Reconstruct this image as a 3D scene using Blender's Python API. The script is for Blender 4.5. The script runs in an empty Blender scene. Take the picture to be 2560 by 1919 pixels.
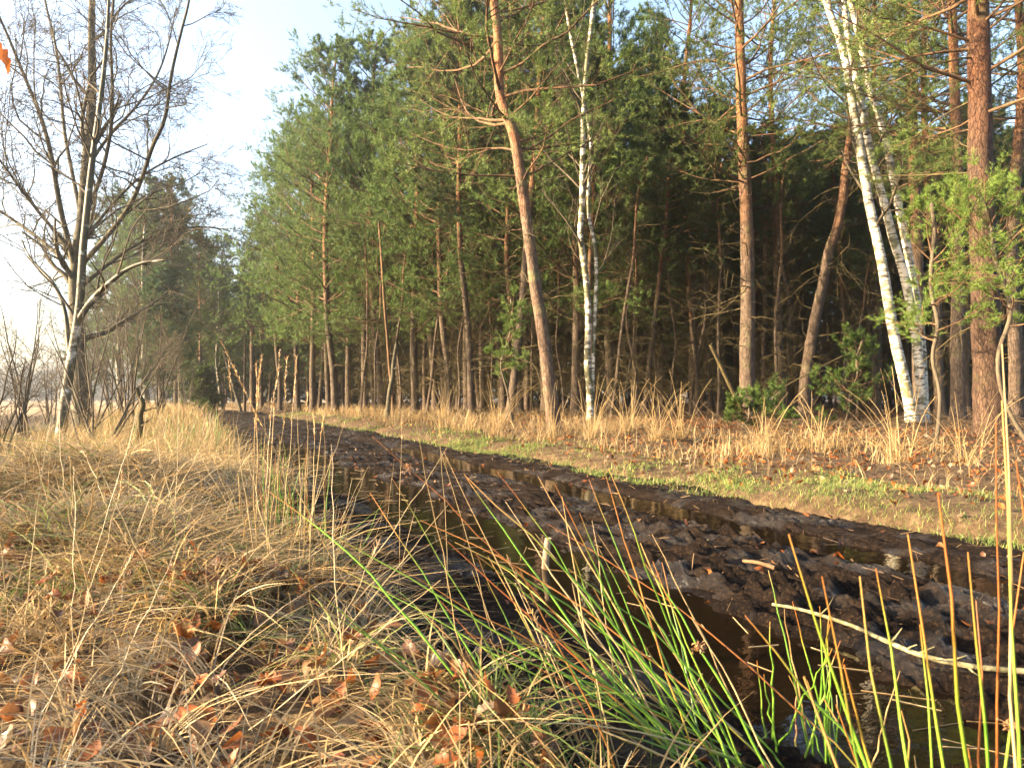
import bpy, math, time
import numpy as np
from mathutils import Vector
T0 = time.time()
R = math.radians
scene = bpy.context.scene
col = scene.collection

# ------------------------------------------------------------------ camera
CAM_H, FPX, CXP, CYP, HORIZON = 0.85, 1780.0, 1280.0, 959.5, 995.0
PITCH = math.atan((HORIZON - CYP) / FPX)
cam_data = bpy.data.cameras.new('camera')
cam_data.sensor_width = 36.0
cam_data.lens = FPX / 2560.0 * 36.0
cam_data.clip_start = 0.05
cam_data.clip_end = 2000.0
cam_data.dof.use_dof = True
cam_data.dof.focus_distance = 6.0
cam_data.dof.aperture_fstop = 11.0
cam = bpy.data.objects.new('camera', cam_data)
cam.location = (0, 0, CAM_H)
cam.rotation_euler = (R(90) + PITCH, 0, 0)
col.objects.link(cam)
scene.camera = cam

# ------------------------------------------------------------------ sky and sun
SUN_AZ_LEFT, SUN_EL = 101.0, 17.0          # degrees left of the view axis, elevation
world = bpy.data.worlds.new('World')
scene.world = world
world.use_nodes = True
wn = world.node_tree
bgn = wn.nodes['Background']
sky = wn.nodes.new('ShaderNodeTexSky')
sky.sky_type = 'NISHITA'
sky.sun_disc = False
sky.sun_elevation = R(SUN_EL)
sky.sun_rotation = R(-SUN_AZ_LEFT)
sky.air_density = 1.0
sky.dust_density = 4.5
sky.ozone_density = 1.0
wn.links.new(sky.outputs[0], bgn.inputs[0])
bgn.inputs[1].default_value = 0.112
sd = bpy.data.lights.new('sun', 'SUN')
sd.energy = 5.0
sd.angle = R(0.6)
sd.color = (1.0, 0.76, 0.48)
sun = bpy.data.objects.new('sun', sd)
sdir = Vector((-math.sin(R(SUN_AZ_LEFT)) * math.cos(R(SUN_EL)), math.cos(R(SUN_AZ_LEFT)) * math.cos(R(SUN_EL)), math.sin(R(SUN_EL))))
sun.rotation_euler = sdir.to_track_quat('Z', 'Y').to_euler()
sun.location = (-30, -5, 30)
col.objects.link(sun)

scene.view_settings.view_transform = 'Standard'
scene.view_settings.look = 'None'
scene.view_settings.gamma = 1.0
scene.view_settings.use_curve_mapping = False
scene.view_settings.exposure = 2.75
cy = scene.cycles
cy.max_bounces = 5
cy.diffuse_bounces = 2
cy.glossy_bounces = 2
cy.transmission_bounces = 3
cy.transparent_max_bounces = 4
cy.volume_bounces = 0
cy.use_adaptive_sampling = True
cy.adaptive_threshold = 0.02
cy.use_denoising = True
cy.sample_clamp_indirect = 6.0

# ------------------------------------------------------------------ helpers
def at(px, py, d):
    """world point seen at photo pixel (px, py) whose distance along +y is d"""
    a = (px - CXP) / FPX; b = (CYP - py) / FPX
    dy = math.cos(PITCH) - b * math.sin(PITCH); dz = math.sin(PITCH) + b * math.cos(PITCH)
    k = d / dy
    return np.array([a * k, d, CAM_H + dz * k])

def on_plane(px, py, z):
    d = (CAM_H - z) * FPX / (py - HORIZON)
    return at(px, py, d)

def norm(v):
    return v / np.maximum(np.linalg.norm(v, axis=-1, keepdims=True), 1e-9)

def _hash(ix, iy, seed):
    h = (ix.astype(np.int64) * 374761393 + iy.astype(np.int64) * 668265263 + seed * 1442695041) & 0xffffffff
    h = ((h ^ (h >> 13)) * 1274126177) & 0xffffffff
    return ((h ^ (h >> 16)) & 0xffff) / 65535.0

def vnoise(x, y, seed=0):
    ix = np.floor(x); iy = np.floor(y)
    fx = x - ix; fy = y - iy
    fx = fx * fx * (3 - 2 * fx); fy = fy * fy * (3 - 2 * fy)
    a = _hash(ix, iy, seed); b = _hash(ix + 1, iy, seed)
    c = _hash(ix, iy + 1, seed); d = _hash(ix + 1, iy + 1, seed)
    return (a + (b - a) * fx) * (1 - fy) + (c + (d - c) * fx) * fy - 0.5

def fbm(x, y, f, octv=4, seed=0, gain=0.5):
    o = 0; a = 1.0
    for k in range(octv):
        o = o + a * vnoise(x * f + 13.7 * k, y * f + 7.1 * k, seed + k)
        a *= gain; f *= 2.03
    return o

class MB:
    """collects vertices, faces and colours, then links ONE mesh"""
    def __init__(self): self.V = []; self.F = []; self.C = []; self.n = 0
    def add(self, V, F, C=None):
        V = np.asarray(V, float).reshape(-1, 3)
        self.V.append(V); self.F.append(np.asarray(F, np.int64) + self.n); self.n += len(V)
        if C is None: C = np.ones((len(V), 3))
        self.C.append(np.broadcast_to(np.asarray(C, float), (len(V), 3)))
        return self
    def mesh(self, name, smooth=True):
        me = bpy.data.meshes.new(name)
        V = np.concatenate(self.V); C = np.concatenate(self.C)
        me.vertices.add(len(V)); me.vertices.foreach_set('co', V.astype(np.float32).ravel())
        tot = np.concatenate([np.full(len(f), f.shape[1]) for f in self.F])
        idx = np.concatenate([f.ravel() for f in self.F])
        st = np.concatenate([[0], np.cumsum(tot)[:-1]])
        me.loops.add(len(idx)); me.loops.foreach_set('vertex_index', idx.astype(np.int32))
        me.polygons.add(len(tot)); me.polygons.foreach_set('loop_start', st.astype(np.int32))
        me.polygons.foreach_set('loop_total', tot.astype(np.int32))
        if smooth: me.polygons.foreach_set('use_smooth', np.ones(len(tot), bool))
        at_ = me.attributes.new('col', 'FLOAT_COLOR', 'POINT')
        at_.data.foreach_set('color', np.concatenate([C, np.ones((len(C), 1))], 1).astype(np.float32).ravel())
        me.update(); me.validate()
        return me

def link(name, me, mat, parent=None, loc=(0, 0, 0)):
    if isinstance(me, MB): me = me.mesh(name)
    if mat is not None and not me.materials: me.materials.append(mat)
    o = bpy.data.objects.new(name, me); col.objects.link(o)
    o.location = loc
    if parent is not None: o.parent = parent
    return o

def tag(o, label=None, cat=None, group=None, kind=None):
    if label: o['label'] = label
    if cat: o['category'] = cat
    if group: o['group'] = group
    if kind: o['kind'] = kind
    return o

def root(name, label, cat, loc, group=None, rz=0.0, sc=1.0):
    o = bpy.data.objects.new(name, None); col.objects.link(o)
    o.empty_display_size = 0.2
    o.location = loc; o.rotation_euler = (0, 0, rz); o.scale = (sc, sc, sc)
    return tag(o, label, cat, group)

def copy_tree(src, loc, rz=0.0, sc=1.0, label=None, group=None, tilt=(0, 0)):
    r = src.copy(); col.objects.link(r)
    r.location = loc; r.rotation_euler = (tilt[0], tilt[1], rz)
    r.scale = sc if isinstance(sc, tuple) else (sc, sc, sc)
    if label: r['label'] = label
    if group: r['group'] = group
    for ch in src.children:
        c = ch.copy(); col.objects.link(c); c.parent = r
        for g in ch.children:
            d = g.copy(); col.objects.link(d); d.parent = c
    return r

def tubes(mb, P, Rr, sides=4, C=None, cap=False):
    """P (n,k,3) polylines, Rr (n,k) radii"""
    if len(P) == 0: return
    if cap:
        P = np.concatenate([P, P[:, -1:]], 1); Rr = np.concatenate([Rr, Rr[:, -1:] * 0 + 1e-4], 1)
    n, k = P.shape[:2]
    T = np.gradient(P, axis=1)
    T = norm(T + 1e-9)
    if cap: T[:, -1] = T[:, -2]
    mean = norm(P[:, -1] - P[:, 0] + 1e-9)
    ref = np.where(np.abs(mean[:, 2:3]) > 0.8, np.array([[1.0, 0, 0]]), np.array([[0, 0, 1.0]]))[:, None, :]
    N = norm(np.cross(T, np.broadcast_to(ref, T.shape))); B = np.cross(T, N)
    a = np.arange(sides) * 2 * np.pi / sides
    V = P[:, :, None, :] + Rr[:, :, None, None] * (np.cos(a)[None, None, :, None] * N[:, :, None, :] + np.sin(a)[None, None, :, None] * B[:, :, None, :])
    idx = np.arange(n * k * sides).reshape(n, k, sides)
    A = idx[:, :-1]; D = idx[:, 1:]
    F = np.stack([A, np.roll(A, -1, 2), np.roll(D, -1, 2), D], -1).reshape(-1, 4)
    if C is not None:
        C = np.asarray(C, float)
        if C.ndim == 2: C = np.repeat(C, k * sides, 0)                    # per polyline
        elif C.ndim == 3: C = np.repeat(C.reshape(-1, 3), sides, 0)       # per point
    mb.add(V.reshape(-1, 3), F, C)

def smooth_line(pts, n):
    pts = np.asarray(pts, float)
    for _ in range(2):
        a = pts[:-1] * .75 + pts[1:] * .25; b = pts[:-1] * .25 + pts[1:] * .75
        q = np.empty((2 * len(a), pts.shape[1])); q[0::2] = a; q[1::2] = b
        pts = np.concatenate([pts[:1], q, pts[-1:]])
    s = np.concatenate([[0], np.cumsum(np.linalg.norm(np.diff(pts, axis=0), axis=1))])
    u = np.linspace(0, s[-1], n)
    return np.stack([np.interp(u, s, pts[:, i]) for i in range(pts.shape[1])], 1)

def grow(rng, P, Rr, nc, u0, u1, a0, a1, l0, l1, k, wander, trop, rr, rmin, taper=.3, flat=1.0, absl=False):
    n, kp = P.shape[:2]
    if n == 0: return np.zeros((0, k, 3)), np.zeros((0, k)), np.zeros(0, int)
    pi = np.repeat(np.arange(n), nc); m = len(pi)
    u = rng.uniform(u0, u1, m)
    f = u * (kp - 1); i = np.minimum(f.astype(int), kp - 2); w = (f - i)[:, None]
    base = P[pi, i] * (1 - w) + P[pi, i + 1] * w
    tang = norm(P[pi, i + 1] - P[pi, i])
    rad = Rr[pi, i] * (1 - w[:, 0]) + Rr[pi, i + 1] * w[:, 0]
    q = rng.normal(size=(m, 3)); q[:, 2] *= flat
    q = norm(q - tang * (q * tang).sum(-1, keepdims=True))
    a = rng.uniform(a0, a1, m)[:, None]
    d = tang * np.cos(a) + q * np.sin(a)
    L = rng.uniform(l0, l1, m)
    if not absl:
        PL = np.linalg.norm(np.diff(P, axis=1), axis=2).sum(1)[pi]
        L = L * PL * (1.15 - .6 * u)
    pts = [base]
    step = (L / (k - 1))[:, None]
    for j in range(1, k):
        d = norm(d + rng.normal(size=(m, 3)) * wander + np.array([0, 0, trop]))
        pts.append(pts[-1] + d * step)
    Pc = np.stack(pts, 1)
    r0 = np.maximum(rad * rr, rmin)
    return Pc, r0[:, None] * np.linspace(1, taper, k)[None], pi

# ------------------------------------------------------------------ materials
def material(name, rough=0.9, spec=0.3):
    m = bpy.data.materials.new(name); m.use_nodes = True
    nt = m.node_tree; b = nt.nodes['Principled BSDF']
    b.inputs['Roughness'].default_value = rough
    b.inputs['Specular IOR Level'].default_value = spec
    return m, nt, b

def nd(nt, t, **kw):
    n = nt.nodes.new('ShaderNode' + t)
    for k, v in kw.items():
        if k in n.inputs: n.inputs[k].default_value = v
        else: setattr(n, k, v)
    return n

def ramp(nt, stops):
    r = nt.nodes.new('ShaderNodeValToRGB')
    e = r.color_ramp.elements
    while len(e) < len(stops): e.new(0.5)
    for s, (p, c) in zip(e, stops):
        s.position = p; s.color = (*c, 1) if len(c) == 3 else c
    return r

def mixc(nt, fac, a, b, mode='MIX'):
    m = nt.nodes.new('ShaderNodeMix'); m.data_type = 'RGBA'; m.blend_type = mode
    for sock, v in ((m.inputs[0], fac), (m.inputs[6], a), (m.inputs[7], b)):
        if hasattr(v, 'is_linked') or hasattr(v, 'links'): nt.links.new(v, sock)
        elif isinstance(v, (int, float)): sock.default_value = v
        else: sock.default_value = (*v, 1)
    return m.outputs[2]

def mapping(nt, scale, coord='Object'):
    tc = nt.nodes.new('ShaderNodeTexCoord'); mp = nt.nodes.new('ShaderNodeMapping')
    mp.inputs['Scale'].default_value = scale
    nt.links.new(tc.outputs[coord], mp.inputs[0])
    return mp.outputs[0]

def bump(nt, b, h, strength, dist):
    n = nt.nodes.new('ShaderNodeBump'); n.inputs['Strength'].default_value = strength
    n.inputs['Distance'].default_value = dist
    nt.links.new(h, n.inputs['Height']); nt.links.new(n.outputs[0], b.inputs['Normal'])

def leafy(name, rough=.6, trans=.35, spec=.25, rand=0.0, tint=(1, 1, 1)):
    """thin vegetation: vertex colour, part of the light passes through"""
    m, nt, b = material(name, rough, spec)
    a = nd(nt, 'Attribute', attribute_name='col')
    c = a.outputs['Color']
    if tint != (1, 1, 1): c = mixc(nt, 1.0, c, tint, 'MULTIPLY')
    if rand:
        oi = nd(nt, 'ObjectInfo')
        hs = nd(nt, 'HueSaturation')
        mr = nd(nt, 'MapRange'); mr.inputs[3].default_value = 1 - rand; mr.inputs[4].default_value = 1 + rand
        nt.links.new(oi.outputs['Random'], mr.inputs[0]); nt.links.new(mr.outputs[0], hs.inputs['Value'])
        nt.links.new(c, hs.inputs['Color']); c = hs.outputs[0]
    nt.links.new(c, b.inputs['Base Color'])
    tr = nd(nt, 'BsdfTranslucent'); nt.links.new(c, tr.inputs['Color'])
    mx = nd(nt, 'MixShader'); mx.inputs[0].default_value = trans
    nt.links.new(b.outputs[0], mx.inputs[1]); nt.links.new(tr.outputs[0], mx.inputs[2])
    nt.links.new(mx.outputs[0], nt.nodes['Material Output'].inputs['Surface'])
    return m

MAT = {}
MAT['needles'] = leafy('pine_needles', .6, .28, .18, rand=.22)
MAT['grass'] = leafy('dry_grass', .6, .35, .25)
MAT['rush'] = leafy('rush', .35, .15, .45)
MAT['leaf'] = leafy('oak_leaf', .5, .3, .35, rand=.35)

def bark_pine(name='pine_bark', mult=(1, 1, 1)):
    m, nt, b = material(name, .85, .25)
    v = mapping(nt, (1, 1, 1)); vs = mapping(nt, (1, 1, .32))
    n1 = nd(nt, 'TexNoise', Scale=1.1, Detail=3.0); nt.links.new(v, n1.inputs[0])
    n2 = nd(nt, 'TexNoise', Scale=22.0, Detail=6.0, Roughness=.65); nt.links.new(vs, n2.inputs[0])
    vo = nd(nt, 'TexVoronoi', Scale=26.0); vo.feature = 'DISTANCE_TO_EDGE'; nt.links.new(vs, vo.inputs[0])
    sep = nd(nt, 'SeparateXYZ'); nt.links.new(v, sep.inputs[0])
    mth = nd(nt, 'Math'); mth.operation = 'MULTIPLY_ADD'; mth.inputs[1].default_value = .13; mth.inputs[2].default_value = -.74
    nt.links.new(sep.outputs[2], mth.inputs[0])
    ad = nd(nt, 'Math'); ad.operation = 'ADD'; nt.links.new(mth.outputs[0], ad.inputs[0]); nt.links.new(n1.outputs[0], ad.inputs[1])
    low = ramp(nt, [(.28, (.022, .016, .011)), (.55, (.085, .06, .042)), (.8, (.19, .145, .105))])
    high = ramp(nt, [(.25, (.075, .032, .014)), (.5, (.19, .085, .034)), (.75, (.31, .155, .075))])
    nt.links.new(n2.outputs[0], low.inputs[0]); nt.links.new(n2.outputs[0], high.inputs[0])
    hr = ramp(nt, [(.25, (0, 0, 0)), (.85, (1, 1, 1))]); nt.links.new(ad.outputs[0], hr.inputs[0])
    c = mixc(nt, hr.outputs[0], low.outputs[0], high.outputs[0])
    cr = ramp(nt, [(.0, (.3, .26, .24)), (.09, (1, 1, 1))]); nt.links.new(vo.outputs[0], cr.inputs[0])
    c = mixc(nt, .85, c, cr.outputs[0], 'MULTIPLY')
    g = nd(nt, 'TexNoise', Scale=2.6, Detail=4.0); nt.links.new(v, g.inputs[0])
    gr = ramp(nt, [(.55, (0, 0, 0)), (.72, (.5, .5, .5))]); nt.links.new(g.outputs[0], gr.inputs[0])
    c = mixc(nt, gr.outputs[0], c, (.10, .11, .045))
    c = mixc(nt, 1.0, c, mult, 'MULTIPLY')
    nt.links.new(c, b.inputs['Base Color'])
    bump(nt, b, cr.outputs[0], .7, .02)
    return m
MAT['pine'] = bark_pine()
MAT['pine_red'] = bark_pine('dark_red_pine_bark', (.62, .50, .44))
MAT['pine_sunlit'] = bark_pine('sunlit_pine_bark', (1.35, 1.25, 1.2))  # bark lightened to put the sun on the leaning trunk into its colour

def bark_birch(dark=.5, moss=(.13, .125, .06)):
    m, nt, b = material('birch_bark', .6, .3)
    v = mapping(nt, (1, 1, 1)); vs = mapping(nt, (1, 1, 5.0))
    n1 = nd(nt, 'TexNoise', Scale=4.2, Detail=5.0, Roughness=.6); nt.links.new(vs, n1.inputs[0])
    r1 = ramp(nt, [(.50, (0, 0, 0)), (.58, (1, 1, 1))]); nt.links.new(n1.outputs[0], r1.inputs[0])
    n2 = nd(nt, 'TexNoise', Scale=5.0, Detail=6.0); nt.links.new(v, n2.inputs[0])
    r2 = ramp(nt, [(dark, (0, 0, 0)), (dark + .12, (1, 1, 1))]); nt.links.new(n2.outputs[0], r2.inputs[0])
    n3 = nd(nt, 'TexNoise', Scale=30.0, Detail=3.0); nt.links.new(v, n3.inputs[0])
    wh = ramp(nt, [(.3, (.42, .37, .29)), (.7, (.62, .58, .49))]); nt.links.new(n3.outputs[0], wh.inputs[0])
    c = mixc(nt, r1.outputs[0], wh.outputs[0], (.07, .055, .04))
    c = mixc(nt, r2.outputs[0], c, moss)
    nt.links.new(c, b.inputs['Base Color'])
    bump(nt, b, n1.outputs[0], .5, .012)
    return m
MAT['birch'] = bark_birch(.50)
MAT['birch_mid'] = bark_birch(.43, (.08, .075, .035))
MAT['birch_dark'] = bark_birch(.34, (.05, .045, .025))

def bark_plain(name, stops, scale=18.0, rough=.85):
    m, nt, b = material(name, rough, .2)
    vs = mapping(nt, (1, 1, .35))
    n = nd(nt, 'TexNoise', Scale=scale, Detail=5.0, Roughness=.65); nt.links.new(vs, n.inputs[0])
    r = ramp(nt, stops); nt.links.new(n.outputs[0], r.inputs[0])
    nt.links.new(r.outputs[0], b.inputs['Base Color'])
    bump(nt, b, n.outputs[0], .6, .015)
    return m
MAT['oak'] = bark_plain('oak_bark', [(.3, (.03, .026, .018)), (.55, (.075, .066, .042)), (.75, (.14, .13, .07))])
MAT['twig'] = bark_plain('dead_twig', [(.3, (.028, .022, .010)), (.6, (.075, .058, .024)), (.8, (.14, .095, .045))], 6.0)  # twig browns lowered to paint in shade inside the wood
MAT['limb'] = bark_plain('pine_limb', [(.3, (.04, .026, .015)), (.6, (.12, .07, .036)), (.8, (.21, .125, .065))], 8.0)
MAT['shrub'] = bark_plain('shrub_bark', [(.3, (.035, .028, .02)), (.6, (.085, .068, .045)), (.8, (.15, .12, .075))], 9.0)
MAT['lichen'] = bark_plain('lichen_stick', [(.3, (.05, .042, .024)), (.5, (.11, .10, .05)), (.62, (.26, .22, .13)), (.8, (.32, .26, .15))], 30.0)
MAT['stake'] = bark_plain('weathered_wood', [(.3, (.10, .07, .045)), (.6, (.30, .22, .14)), (.8, (.42, .33, .22))], 25.0)

def mat_ground():
    m, nt, b = material('ground_litter', .95, .15)
    v = mapping(nt, (1, 1, 1))
    n1 = nd(nt, 'TexNoise', Scale=9.0, Detail=8.0, Roughness=.7); nt.links.new(v, n1.inputs[0])
    r = ramp(nt, [(.3, (.025, .016, .009)), (.5, (.062, .04, .021)), (.7, (.13, .09, .048))]); nt.links.new(n1.outputs[0], r.inputs[0])
    n2 = nd(nt, 'TexNoise', Scale=.25, Detail=4.0); nt.links.new(v, n2.inputs[0])
    sep = nd(nt, 'SeparateXYZ'); nt.links.new(v, sep.inputs[0])
    # the open field to the far left is bleached straw
    mr = nd(nt, 'MapRange'); mr.inputs[1].default_value = -16; mr.inputs[2].default_value = -28
    nt.links.new(sep.outputs[0], mr.inputs[0])
    c = mixc(nt, mr.outputs[0], r.outputs[0], (.26, .19, .115))
    nt.links.new(c, b.inputs['Base Color'])
    bump(nt, b, n1.outputs[0], .8, .04)
    return m
MAT['ground'] = mat_ground()

def mat_mud():
    m, nt, b = material('wet_mud', .5, .16)
    v = mapping(nt, (1, 1, 1))
    n1 = nd(nt, 'TexNoise', Scale=7.0, Detail=8.0, Roughness=.65); nt.links.new(v, n1.inputs[0])
    r = ramp(nt, [(.3, (.003, .002, .0018)), (.52, (.0085, .0058, .0046)), (.75, (.026, .017, .0115))]); nt.links.new(n1.outputs[0], r.inputs[0])
    n3 = nd(nt, 'TexNoise', Scale=70.0, Detail=6.0, Roughness=.7); nt.links.new(v, n3.inputs[0])
    r3 = ramp(nt, [(.52, (0, 0, 0)), (.68, (1, 1, 1))]); nt.links.new(n3.outputs[0], r3.inputs[0])
    c = mixc(nt, r3.outputs[0], r.outputs[0], (.055, .033, .017))
    nt.links.new(c, b.inputs['Base Color'])
    n2 = nd(nt, 'TexNoise', Scale=2.3, Detail=5.0); nt.links.new(v, n2.inputs[0])
    rr = ramp(nt, [(.38, (.22, .22, .22)), (.50, (.9, .9, .9))]); nt.links.new(n2.outputs[0], rr.inputs[0])
    nt.links.new(rr.outputs[0], b.inputs['Roughness'])
    sp = ramp(nt, [(.38, (.34, .34, .34)), (.50, (.06, .06, .06))]); nt.links.new(n2.outputs[0], sp.inputs[0])
    nt.links.new(sp.outputs[0], b.inputs['Specular IOR Level'])
    n4 = nd(nt, 'TexNoise', Scale=75.0, Detail=8.0, Roughness=.75); nt.links.new(v, n4.inputs[0])
    bump(nt, b, n4.outputs[0], 1.0, .025)
    return m
MAT['mud'] = mat_mud()

def mat_water():
    m, nt, b = material('peaty_water', .02, .5)
    b.inputs['Base Color'].default_value = (.006, .0035, .0018, 1)
    b.inputs['IOR'].default_value = 1.33
    v = mapping(nt, (1, 1, 1))
    n = nd(nt, 'TexNoise', Scale=11.0, Detail=3.0); nt.links.new(v, n.inputs[0])
    bump(nt, b, n.outputs[0], .14, .012)
    return m
MAT['water'] = mat_water()

# ------------------------------------------------------------------ terrain
def path_c(y):
    return 0.43 - 0.47 * (y - 5.0) - 0.012 * np.maximum(y - 42, 0) ** 2
def path_t(x, y): return (x - path_c(y)) * 0.905
def wob_l(x, y): return .30 * fbm(x, y, .7, 3, 301)
def wob_r(x, y): return .55 * fbm(x, y, .55, 3, 305)
def sstep(a, b, x):
    u = np.clip((x - a) / (b - a), 0, 1); return u * u * (3 - 2 * u)

TUSS = []                                         # grass tussock mounds: x, y, radius, height
for px, py, r_, h_ in ((250, 1290, .75, .22), (120, 1330, .6, .16), (430, 1330, .5, .1), (480, 1620, .30, .12), (250, 1560, .45, .10),
                       (110, 1500, .5, .14), (620, 1260, .4, .12), (330, 1420, .6, .10), (900, 1800, .25, .06), (1350, 1850, .25, .06)):
    p = on_plane(px, py, .08); TUSS.append((p[0], p[1], r_, h_))

def ground_z(x, y):
    x = np.asarray(x, float); y = np.asarray(y, float)
    t = path_t(x, y)
    tl = t + wob_l(x, y); tr = t + wob_r(x, y)
    left = .09 * sstep(-1.6, -2.05, tl)
    right = .16 * sstep(1.75, 2.9, tr) + .14 * sstep(3.0, 7.5, t)
    z = left + right
    near = np.exp(-(x * x + y * y) / 40 ** 2)
    z = z + (.10 * fbm(x, y, .55, 3, 5) + .05 * fbm(x, y, 2.2, 3, 9) + .045 * fbm(x, y, 7.0, 2, 19) * np.exp(-(x * x + y * y) / 12 ** 2)) * near * sstep(1.4, 2.2, np.abs(t + .15))
    for tx, ty, r_, h_ in TUSS:
        z = z + h_ * np.exp(-((x - tx) ** 2 + (y - ty) ** 2) / r_ ** 2)
    inpath = sstep(-1.95, -1.6, tl) * sstep(2.15, 1.8, tr) * (y < 75) * (y > -3)
    z = z - .30 * inpath
    far = np.sqrt(x * x + y * y)
    z = z - .35 * sstep(90, 300, far)
    return z

def build_ground():
    n = 290
    u = np.linspace(-1, 1, n)
    gx = 340 * np.sinh(6.2 * u) / np.sinh(6.2)
    v = np.linspace(-.55, 1, n)
    gy = 4 + 340 * np.sinh(6.2 * v) / np.sinh(6.2)
    X, Y = np.meshgrid(gx, gy, indexing='ij')
    Z = ground_z(X, Y)
    idx = np.arange(n * n).reshape(n, n)
    F = np.stack([idx[:-1, :-1], idx[1:, :-1], idx[1:, 1:], idx[:-1, 1:]], -1).reshape(-1, 4)
    mb = MB().add(np.stack([X, Y, Z], -1), F)
    return tag(link('ground', mb, MAT['ground']), 'brown littered ground of the verges and forest floor', None, None, 'structure')
ground = build_ground()

def rut(t, c, w, dp): return -dp * np.exp(-np.abs((t - c) / w) ** 2.6)

def build_mud():
    rng = np.random.default_rng(11)
    ys = [-.6]
    while ys[-1] < 72: ys.append(ys[-1] + max(.013, .0085 * ys[-1]))
    ys = np.array(ys); ts = np.concatenate([np.linspace(-2.3, -1.5, 26)[:-1], np.linspace(-1.5, 2.0, 230), np.linspace(2.0, 2.8, 30)[1:]])
    Y, Tt = np.meshgrid(ys, ts, indexing='ij')
    X = path_c(Y) + Tt / 0.905
    wob = .12 * fbm(Y, Y * 0 + 3, .5, 2, 3) + .16 * fbm(X, Y, 1.7, 3, 311) + .05 * fbm(X, Y, 7.0, 2, 315)
    Z = .0 - .012 * Tt
    rl = rut(Tt + wob, -.82, .40, .075) * (1 - sstep(13, 30, Y) * .6)
    rr_ = rut(Tt + wob * .8, .92, .24, .075) * (1 - sstep(12, 30, Y) * .6)
    Z = Z + rl + rr_
    Z = Z + .02 * np.exp(-((Tt - 1.35) / .16) ** 2)
    Z = Z + .022 * fbm(X, Y, 1.3, 3, 21) + .018 * fbm(X, Y, 6.0, 3, 31)
    rdg = 1 - np.abs(fbm(X, Y, 9.0, 3, 41)) * 3
    soft = 1 - .75 * np.clip(-(rl + rr_) / .12, 0, 1)
    rd2 = np.abs(fbm(X, Y, 15.0, 2, 43)); rd3 = np.abs(fbm(X, Y, 31.0, 2, 47))
    Z = Z + (.005 * rdg + .026 * (.25 - rd2) + .026 * (.25 - rd3) + .022 * fbm(X, Y, 38.0, 2, 51, .8) + .010 * rng.uniform(-.5, .5, X.shape)) * soft * (.35 + 1.0 * np.clip(.5 + 2.5 * fbm(X, Y, 1.9, 2, 57), 0, 1))
    # hoof prints
    for k in range(1000):
        y0 = rng.uniform(.4, 5) if k < 500 else rng.uniform(1, 24)
        t0 = rng.normal(.05, .55) if k % 3 else rng.uniform(-1.5, 1.9)
        a, b = rng.uniform(.05, .085), rng.uniform(.05, .11); dp = rng.uniform(.006, .022)
        i0, i1 = np.searchsorted(ys, [y0 - 3 * b, y0 + 3 * b]); j0, j1 = np.searchsorted(ts, [t0 - 3 * a, t0 + 3 * a])
        if i1 <= i0 or j1 <= j0: continue
        q = ((Y[i0:i1, j0:j1] - y0) / b) ** 2 + ((Tt[i0:i1, j0:j1] - t0) / a) ** 2
        Z[i0:i1, j0:j1] += dp * (-np.exp(-q * q) + .7 * np.exp(-(np.sqrt(q) - 1.45) ** 2 / .12))
    edge = sstep(-1.7, -2.1, Tt + wob_l(X, Y)) + sstep(1.95, 2.45, Tt + wob_r(X, Y))
    Z = Z + .03 * sstep(-1.05, -1.4, Tt)
    Z = Z - .22 * edge
    ny, nt_ = Y.shape
    idx = np.arange(ny * nt_).reshape(ny, nt_)
    F = np.stack([idx[:-1, :-1], idx[:-1, 1:], idx[1:, 1:], idx[1:, :-1]], -1).reshape(-1, 4)
    mb = MB().add(np.stack([X, Y, Z], -1), F)
    tag(link('muddy_path', mb, MAT['mud']), 'dark churned mud track with wheel ruts running into the wood', None, None, 'structure')
    return ys, ts, Z
MUD_Y, MUD_T, MUD_Z = build_mud()
def mud_z(x, y):
    i = np.clip(np.searchsorted(MUD_Y, y), 0, len(MUD_Y) - 1); j = np.clip(np.searchsorted(MUD_T, path_t(x, y)), 0, len(MUD_T) - 1)
    return MUD_Z[i, j]

def water(name, t0, t1, y0, y1, z, label):
    ys = np.linspace(y0, y1, 60); ts = np.linspace(t0, t1, 6)
    Y, Tt = np.meshgrid(ys, ts, indexing='ij'); X = path_c(Y) + Tt / .905
    idx = np.arange(360).reshape(60, 6)
    F = np.stack([idx[:-1, :-1], idx[:-1, 1:], idx[1:, 1:], idx[1:, :-1]], -1).reshape(-1, 4)
    tag(link(name, MB().add(np.stack([X, Y, Y * 0 + z], -1), F), MAT['water']), label, None, None, 'structure')
water('puddle_water', -1.3, .3, .2, 13.5, -.020, 'long dark puddle filling the left wheel rut')
water('rut_water', .31, 1.45, .6, 12.5, -.030, 'narrow strip of water in the right wheel rut')

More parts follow.
